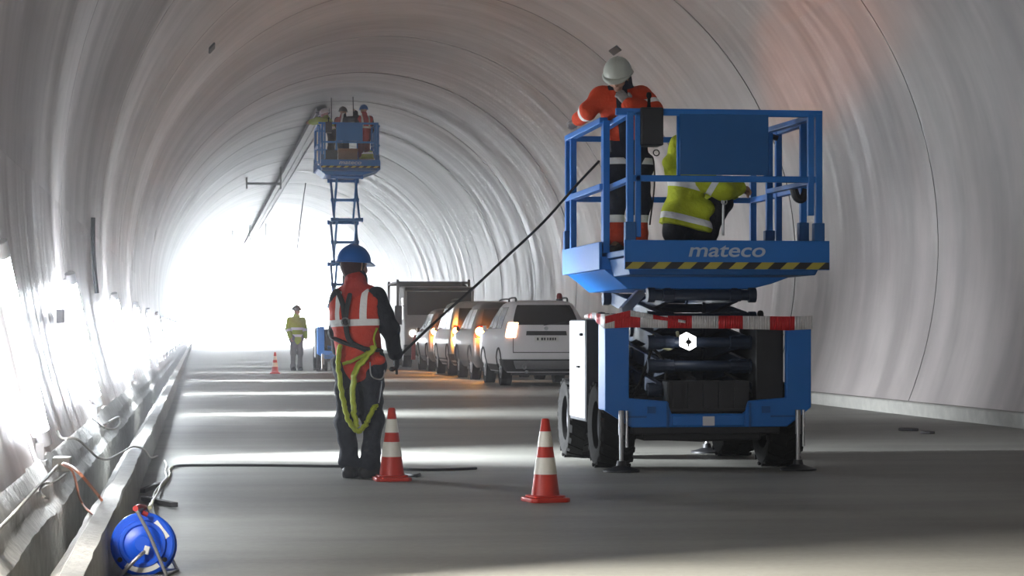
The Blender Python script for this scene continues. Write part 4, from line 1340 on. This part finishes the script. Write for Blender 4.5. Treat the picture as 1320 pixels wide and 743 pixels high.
bp = MB(); bp.box(-1.14, 1.14, -.14, .2, .38, .72); bp.build('front_bumper', M['truckgrey'], rt, bevel=.03)
for s in (-1, 1):
    h = MB(); h.lathe([(.11, 0), (.11, .03), (.08, .05), (0, .055)], 18, mx=tr(s * .86, -.03, 1.08) @ rotx(R(90)))
    h.build('head_light', M['headlit'] if s < 0 else M['glass'], rt)
    m_ = MB(); m_.tube([(s * 1.12, .15, 1.95), (s * 1.28, .05, 1.9), (s * 1.28, .05, 1.5)], .02, 8); m_.box(min(s * 1.2, s * 1.42), max(s * 1.2, s * 1.42), -.02, .08, 1.35, 1.95)
    m_.build('wing_mirror', M['trim'], rt, bevel=.02)
    for y in (.9, 4.2):
        w = tyre_mesh(.46, .28, 36).build('wheel', M['rubber'], rt, ang=28); w.location = (s * .97, y, .46)
        rm = MB(); rm.lathe([(.26, -.04), (.27, .12), (.22, .12), (.14, .06), (0, .08)], 20, mx=roty(R(90 * s))); rm.build('rim', M['zinc'], w)
fr = MB()
for x in (-1.16, 1.16):
    for y in (2.05, 5.6): fr.bar((x, y, .9), (x, y, 2.82), .08)
    fr.bar((x, 2.05, 2.72), (x, 5.6, 2.72), .07)
for y in (2.05, 3.8, 5.6): fr.bar((-1.2, y, 2.72), (1.2, y, 2.72), .08)
fr.build('load_frame', M['truckgrey'], rt, bevel=.006)
bed = MB(); bed.box(-1.18, 1.18, 2.1, 5.7, .85, 1.35); bed.box(-.45, .45, .5, 5.6, .5, .85); bed.box(-1.1, 1.1, 2.1, 2.18, 1.3, 2.65); bed.build('load_bed', M['truckgrey'], rt, bevel=.01)
rl = MB(); rl.lathe([(.13, 0), (.13, .06), (.08, .08), (0, .08)], 18, mx=tr(.95, 2.0, 2.55) @ rotx(R(90))); rl.build('roof_lamp', M['trim'], rt)
sp_ = MB(); sp_.tube([(-.86, -.18, .25), (-.84, -.17, .70), (-.76, -.17, 1.02)], .07, 10, smooth_path=4); tag(sp_.build('red_sling', M['reddk'], rt), 'red strap on the truck front')
# ================================================================== SMALL THINGS
def cone(label, loc, h=.56, rz=0.):
    rt = tag(empty('traffic_cone', loc, rz), label, 'traffic cone')
    b = MB()
    a = .138
    oct_ = [(-a, -a + .03), (-a + .03, -a), (a - .03, -a), (a, -a + .03), (a, a - .03), (a - .03, a), (-a + .03, a), (-a, a - .03)]
    b.prism(oct_, 0.0, .03, axis='z'); b.prism([(x * .82, y * .82) for x, y in oct_], .03, .045, axis='z')
    b.build('base', M['conered'], rt, bevel=.008)
    R0, R1 = .098, .026
    rad = lambda z: R0 + (R1 - R0) * (z - .03) / (h - .03)
    c = MB(); c.lathe([(rad(.03), .03), (rad(.06), .06), (rad(h - .01), h - .01), (rad(h) - .006, h), (rad(h) - .012, h - .004), (.0, h - .03)], 32)
    c.build('cone_body', M['conered'], rt)
    for z0, z1 in ((.195, .325), (.405, .515 - .0)) if False else ((.185, .300), (.370, .475)):
        w = MB(); w.lathe([(rad(z0) - .004, z0), (rad(z0) + .0022, z0 + .001), (rad(z1) + .0022, z1 - .001), (rad(z1) - .004, z1)], 32, closed=True)
        w.build('reflective_band', M['conewhite'], rt)
    return rt


cone('red and white traffic cone standing alone on the road in front of the large lift', at_z(703, 647), .56, R(12))
cone('red and white traffic cone standing beside the worker in the orange vest', at_z(505, 620), .56, R(5))
cone('traffic cone far down the road beside the person in yellow by the raised lift', at_z(354.5, 482), .58)

# ---- cable reel in the left foreground
rc = at_d(184, 702, 11.0)
rt = tag(empty('cable_reel', (rc.x, rc.y, 0)), 'blue plastic cable reel with grey tube stand and white stickers beside the kerb', 'cable reel')
rt.rotation_euler = (0, 0, -R(4))
cz = rc.z
mx = tr(0, 0, cz) @ rotx(R(90 - 8))
fl_ = MB()
fl_.lathe([(.0, .028), (.035, .028), (.045, .020), (.085, .014), (.092, .022), (.108, .022), (.114, .010), (.140, .012), (.150, .006), (.152, 0), (.150, -.006), (.13, -.006), (.0, -.006)], 48, mx=mx)
fo = fl_.build('front_flange', M['reel'], rt)
for a in (-35, 215):
    hl = MB(); hl.lathe([(.012, 0), (.012, .002), (0, .002)], 14, mx=mx @ tr(.128 * math.cos(R(a)), .128 * math.sin(R(a)), .0125))
    hl.build('flange_hole', M['blacktape'], fo)
stk = MB(); stk.box(-.048, .048, -.016, .016, 0, .0015); so = stk.build('sticker', M['white'], fo); so.matrix_local = mx @ tr(.085, .065, .0135) @ rotz(R(-52))
sk2 = MB(); sk2.prism([(.135 * math.cos(R(t)), .135 * math.sin(R(t))) for t in np.linspace(232, 308, 10)] + [(.108 * math.cos(R(t)), .108 * math.sin(R(t))) for t in np.linspace(308, 232, 10)], 0, .003, axis='z')
s2 = sk2.build('sticker', M['white'], fo); s2.matrix_local = mx @ tr(0, 0, .0125)
hb = MB(); hb.box(-.013, .013, -.02, .02, .024, .05); h2 = hb.build('hub_switch', M['white'], fo, bevel=.003); h2.matrix_local = mx @ tr(.022, -.03, 0) @ rotz(R(-15))
bk = MB(); bk.lathe([(.0, -.125), (.150, -.125), (.152, -.118), (.150, -.112), (.0, -.112)], 40, mx=mx); bk.build('rear_flange', M['reel'], rt)
cw = MB()
prof = [(.06, -.110)]
for i in range(9):
    for t in np.linspace(-60, 240, 6): pass
    prof += [(.112, -.108 + i * .0115), (.118, -.104 + i * .0115)]
prof += [(.06, -.006)]
cw.lathe(prof, 36, mx=mx); cw.build('wound_cable', M['cable_black'], rt)
stn = MB()
q = lambda px, py, y: (lambda p: (p.x - rc.x, p.y - rc.y, p.z))(at_y(px, py, y))
yf, yb = rc.y - .075, rc.y + .16
stn.tube([q(178, 659, yf), q(196, 694, yf), q(216, 741, yf - .02)], .0085, 10, smooth_path=5)
stn.tube([q(188, 711, yf + .03), q(178, 720, yf), q(156, 743, yf - .01)], .0095, 10, smooth_path=4)
stn.tube([q(216, 741, yf - .02), q(226, 735, yb), q(184, 654, yb + .0), q(178, 659, yf)], .0085, 10)
stn.tube([q(156, 743, yf - .01), q(160, 735, yb), q(226, 735, yb)], .0085, 10)
stn.build('tube_stand', M['zinc'], rt)
hd_ = MB(); hd_.tube([q(176, 656, yf), q(179, 654, yf + .1), q(183, 655, yb)], .014, 10); hd_.tube([q(184, 661, yf + .04), q(190, 664, yf + .05)], .012, 8)
hd_.build('handle', M['reddk'], rt)


def cable(name, label, path, r, m, cat='cable', sub=6, group=None):
    mb = MB(); mb.tube(path, r, 8, smooth_path=sub)
    return tag(mb.build(name, m), label, cat, group)


G = lambda px, py, z=.012: tuple(at_z(px, py, z))
cable('cable', 'twisted pale yellow cable running over the floor up to the blue cable reel', [at_y(193, 655, rc.y + .1), G(197, 646, .03), G(200, 636), G(206, 628), G(214, 621), G(219, 612), G(218, 606), G(222, 602.5)], .011, M['cable_yellow'])
cable('cable', 'second pale cable twisting beside the first towards the blue reel', [G(196, 647, .05), G(203, 637, .03), G(208, 624, .03), G(215, 616, .03), G(213, 608, .03), G(215, 600, .03), G(212, 594)], .008, M['cable_white'])
cable('power_cable', 'black power cable lying across the road behind the standing worker', [G(222, 602.5), G(236, 600.5), G(300, 600), G(370, 600.5), G(432, 601.5), G(470, 601.5), G(520, 605), G(556, 606), G(596, 605), G(614, 604)], .011, M['cable_black'])
cable('power_cable', 'short black cable end on the road right of the worker and cone', [G(524, 612), G(535, 613.5), G(541, 612)], .012, M['cable_black'])
# things at the left edge
E = lambda px, py, z: tuple(at_z(px, py, z))
cable('conduit', 'grey conduit lying along the ledge at the foot of the left wall', [E(-12, 693, .36), E(0, 681, .385), E(20, 660, .39), E(45, 632, .395), E(66, 610, .395), E(76, 598, .40)], .008, M['kerb'], 'conduit')
cable('cable', 'orange cable arching from the wall lamp down to the kerb, upper one', [E(82, 598, .42), E(92, 602, .45), E(104, 612, .43), E(116, 626, .36), E(126, 638, .26), E(131, 645, .235)], .0085, M['cable_orange'])
cable('cable', 'orange cable hanging lower into the trench from the wall lamp', [E(80, 599, .42), E(92, 606, .40), E(98, 622, .30), E(102, 640, .12), E(109, 654, .05), E(121, 664, .20)], .007, M['cable_orange'])
cable('cable', 'pale cable hanging from the nearest lamp across the trench to the kerb', [E(74, 556, .50), E(80, 565, .48), E(98, 566, .47), E(112, 577, .40), E(126, 590, .30), E(140, 592, .22), E(158, 583, .24), E(172, 576, .245), E(186, 580, .20), E(194, 590, .03), E(203, 588, .015)], .008, M['cable_white'])
cable('cable', 'pale looped cable below the second wall lamp', [E(120, 540, .45), E(128, 546, .44), E(136, 552, .42), E(148, 553, .40), E(155, 545, .42), E(152, 538, .46), E(140, 545, .45), E(130, 550, .40)], .009, M['cable_white'])
cable('cable', 'thin grey cable kinked over the rough ledge at the left', [E(84, 612, .40), E(70, 622, .395), E(58, 624, .385), E(52, 632, .375), E(56, 640, .36), E(62, 643, .34)], .006, M['kerb'])
jb = MB(); p = at_z(80, 603, .38); jb.box(p.x - .05, p.x + .05, p.y - .1, p.y + .1, .36, .44); tag(jb.build('junction_box', M['kerb'], bevel=.008), 'small grey junction box where the orange cables leave the left ledge', 'junction box')
bm_ = MB(); bm_.bar(at_z(186, 643, .02), at_z(225, 651, .02), .05, .03); tag(bm_.build('steel_bar', M['ductdk'], bevel=.004), 'longer dark steel bar lying on the floor behind the blue cable reel', 'bar')
bm_ = MB(); bm_.bar(at_z(184, 633, .02), at_z(204, 624.5, .02), .04, .03)
tag(bm_.build('steel_bar', M['ductdk'], bevel=.004), 'shorter dark steel bar on the floor beyond the longer one by the reel', 'bar')
# small flat debris on the right of the road
for i, (px, py, w) in enumerate(((1172, 555.5, .10), (1196, 559.5, .07))):
    s = MB(); p = at_z(px, py)
    pts = [(p.x + w * math.cos(a) * rng.uniform(.7, 1.2), p.y + w * 2.2 * math.sin(a) * rng.uniform(.7, 1.2)) for a in np.linspace(0, 6.0, 9)]
    s.prism(pts, 0, .03, axis='z')
    tag(s.build('debris', M['ductdk'], bevel=.006), ['dark lump of debris on the road near the right kerb', 'smaller dark scrap of debris right of the lump by the right kerb'][i], 'debris')

# ---- rope from the near platform down to the standing worker's hand
hand = Vector(o1) + Vector(P1(514, 464, .07))
A = at_d(772, 208, 20.3)
pts = [A, at_d(742, 240, 19.95), at_d(700, 287, 19.6), at_d(650, 334, 19.2), at_d(615, 367, 18.95), at_d(570, 407, 18.6), at_d(538, 437, 18.4), hand, hand + Vector((-.01, .0, -.12))]
cable('rope', 'long black rope running from the near platform down to the standing worker', pts, .011, M['cable_black'], 'rope')

# ---- under the crown
dt = MB()
zc = 7.83
a = at_y(420, 122, 71.0)
dx = a.x
dt.box(dx - .30, dx + .12, 71.0, Y1 - 1, zc - .02, zc + .02, 0)
dt.box(dx - .32, dx - .28, 71.0, Y1 - 1, zc - .06, zc + .10, 0); dt.box(dx + .10, dx + .14, 71.0, Y1 - 1, zc - .06, zc + .10, 0)
dt.box(dx - .11, dx - .08, 71.0, Y1 - 1, zc - .055, zc - .02, 0)
tray_ = dt.build('cable_tray', M['duct'])
tag(tray_, 'long metal cable tray hanging under the tunnel crown beyond the raised platform', 'cable tray')
hg = MB()
for i in range(24):
    y = 72 + i * 5
    for x in (dx - .26, dx + .08):
        hg.tube([(x, y, zc), (x, y, TC + math.sqrt(TR ** 2 - x * x) + .02)], .012, 6)
hg.build('hanger_rod', M['zinc'], tray_)
en = MB(); en.box(dx - .3, dx + .12, 70.9, 72.6, zc - .05, zc - .022); en.build('end_plate', M['ductdk'], tray_)
for i, (px0, px1, py, D, lb) in enumerate(((318, 362, 231, 97, 'pale crossbar bracket left of the cable tray, the nearer one'), (278, 300, 342, 150, 'small crossbar bracket left of the cable tray in the bright distance'), (322, 343, 346, 150, 'small crossbar bracket right of the cable tray in the bright distance'))):
    b = MB(); p0, p1 = at_d(px0, py, D), at_d(px1, py - 3, D)
    p1.z = p0.z = min(p0.z, 7.3); p1.y = p0.y
    b.bar(p0, p1, .10); 
    for p in (p0, p1): b.bar(p + Vector((0, 0, -.22)), Vector((p.x, p.y, TC + math.sqrt(TR ** 2 - p.x ** 2) + .03)), .07)
    tag(b.build('ceiling_bracket', M['duct']), lb, 'bracket')
for px, py, lb, ln, wd in ((273, 62, 'small dark slotted plate on the upper left lining', .8, .07), (793, 65, 'small dark slotted plate on the lining above the worker in orange', .8, .07)):
    p = at_wall(px, py, .015); an_ = math.atan2(p.z - TC, p.x)
    b = MB(); b.box(-wd, wd, -ln / 2, ln / 2, -.02, .02); 
    o = b.build('ceiling_plate', M['ductdk'], bevel=.005)
    o.location = p; o.rotation_euler = (0, -(an_ - math.pi / 2), 0)
    tag(o, lb, 'plate')
p0, p1 = at_wall(126, 287, .03), at_wall(119, 376, .03)
y_ = (p0.y + p1.y) / 2
b = MB(); arcp = []
for z in np.linspace(p1.z, p0.z, 12): arcp.append((lining_x(z, .03), y_, z))
b.tube(arcp, .045, 8, flat=.6)
tag(b.build('drain_strip', M['ductdk']), 'dark vertical strip on the left lining above the tube lamps', 'strip')
p = at_wall(78, 408, .05); b = MB(); b.box(-.035, .035, -.06, .06, -.06, .06); o = b.build('wall_box', M['zinc'], bevel=.01); o.location = p; tag(o, 'small grey box fixed to the left wall between the first two tube lamps', 'box')
# ropes hanging from the crown and from the raised platform
cable('rope', 'thin dark rope hanging from the raised platform down to the road', [at_d(394, 236, 67), at_d(388, 280, 67), at_d(381, 340, 67), at_d(377, 380, 67), at_z(376, 474, .02)], .014, M['cable_black'], 'rope')
for px, D, py1, lb in ((455, 69, 150, 'thin hanging wire behind the person in the red vest'), (427, 69, 158, 'thin hanging wire at the left of the raised platform')):
    p = at_d(px, 120, D); zt_ = TC + math.sqrt(TR ** 2 - p.x ** 2) + .02
    cable('hanging_wire', lb, [(p.x, p.y, zt_), (p.x + .01, p.y, (zt_ + 7.0) / 2), (p.x, p.y, 6.95)], .012, M['cable_black'], 'wire', sub=2)
# things lying on the raised platform
fx, fy = far_lift.location.x, far_lift.location.y
b = MB(); b.box(-.28, .26, -.2, .2, 0, .42); b.box(-.29, .27, -.21, .21, .36, .43)
o = b.build('storage_crate', M['brown'], bevel=.01); o.location = (fx + .02, fy + .25, FZ + .003); tag(o, 'brown crate standing on the deck of the raised platform', 'crate')
b = MB(); b.box(-.18, .18, -.2, .2, 0, .38); b.tube([(-.1, -.21, .3), (-.1, -.24, .34), (.1, -.24, .34), (.1, -.21, .3)], .012, 6); o = b.build('tool_case', M['dgrey'], bevel=.015); o.location = (fx - .48, fy + .2, FZ + .003); tag(o, 'dark tool case left of the brown crate on the raised platform', 'case')
jr = tag(empty('folded_jacket', (fx + .53, fy + .1, FZ + .03)), 'yellow jacket with white bands heaped at the right on the raised platform', 'jacket')
soft('jacket_heap', [cap((-.12, 0, .08), (.12, .02, .08), .10, .12, .05), cap((-.05, 0, .2), (.1, 0, .24), .10, .09, .05), cap((.08, -.05, .1), (.12, -.05, .3), .07, .06, .05)], .014, cloth('heap_jacket', (.34, .40, .05), [('b', WHITEBAND)]), jr, wrinkle=.01, attrs=dict(b=lambda V: np.maximum(.03 - np.abs(V[:, 2] - .28), .03 - np.abs(V[:, 2] - .08))))
# ================================================================== LIGHT, HAZE, CAMERA
w = bpy.data.worlds.new('World'); sc.world = w; w.use_nodes = True
bg = w.node_tree.nodes['Background']
bg.inputs['Color'].default_value = (.88, .94, 1.0, 1); bg.inputs['Strength'].default_value = SKY

cam = bpy.data.cameras.new('camera')
cam.sensor_width = 36; cam.lens = 36 * FPX / 1320; cam.shift_y = (HORIZ - 371.5) / 1320
cam.clip_end = 1000
co = bpy.data.objects.new('camera', cam); COL.objects.link(co)
co.location = (CAMX, 0, CAMH); co.rotation_euler = (R(90), 0, -YAW)
sc.camera = co

sc.view_settings.view_transform = 'Standard'
sc.view_settings.look = 'None'
sc.view_settings.gamma = 1.0
sc.view_settings.use_curve_mapping = False
sc.view_settings.exposure = EXPOSURE
sc.cycles.use_denoising = True
sc.cycles.max_bounces = 10
sc.cycles.diffuse_bounces = 6
sc.cycles.sample_clamp_indirect = 20.0
sc.cycles.caustics_reflective = False
sc.cycles.caustics_refractive = False

if HAZE > 0:
    hz = MB()
    n = 40; pts = []
    for i in range(n + 1):                       # reaches just behind the lining and under the floor
        a0 = math.asin((TC + .4) / (TR + .25))
        a = math.pi + a0 - (math.pi + 2 * a0) * i / n
        pts.append(((TR + .25) * math.cos(a), TC + (TR + .25) * math.sin(a)))
    hz.prism(pts, 9.0, Y1 + 2, axis='y')
    k = NT('tunnel_haze'); k.t.nodes.remove(k.b)
    vs_n = k.n('ShaderNodeVolumeScatter'); vs_n.inputs['Color'].default_value = (.93, .95, 1, 1); vs_n.inputs['Density'].default_value = HAZE; vs_n.inputs['Anisotropy'].default_value = .75
    k.l(vs_n.outputs[0], k.out.inputs['Volume'])
    ho = hz.build('haze', k.m)
    tag(ho, 'thin dusty haze filling the tunnel towards its bright end', 'haze', kind='stuff')
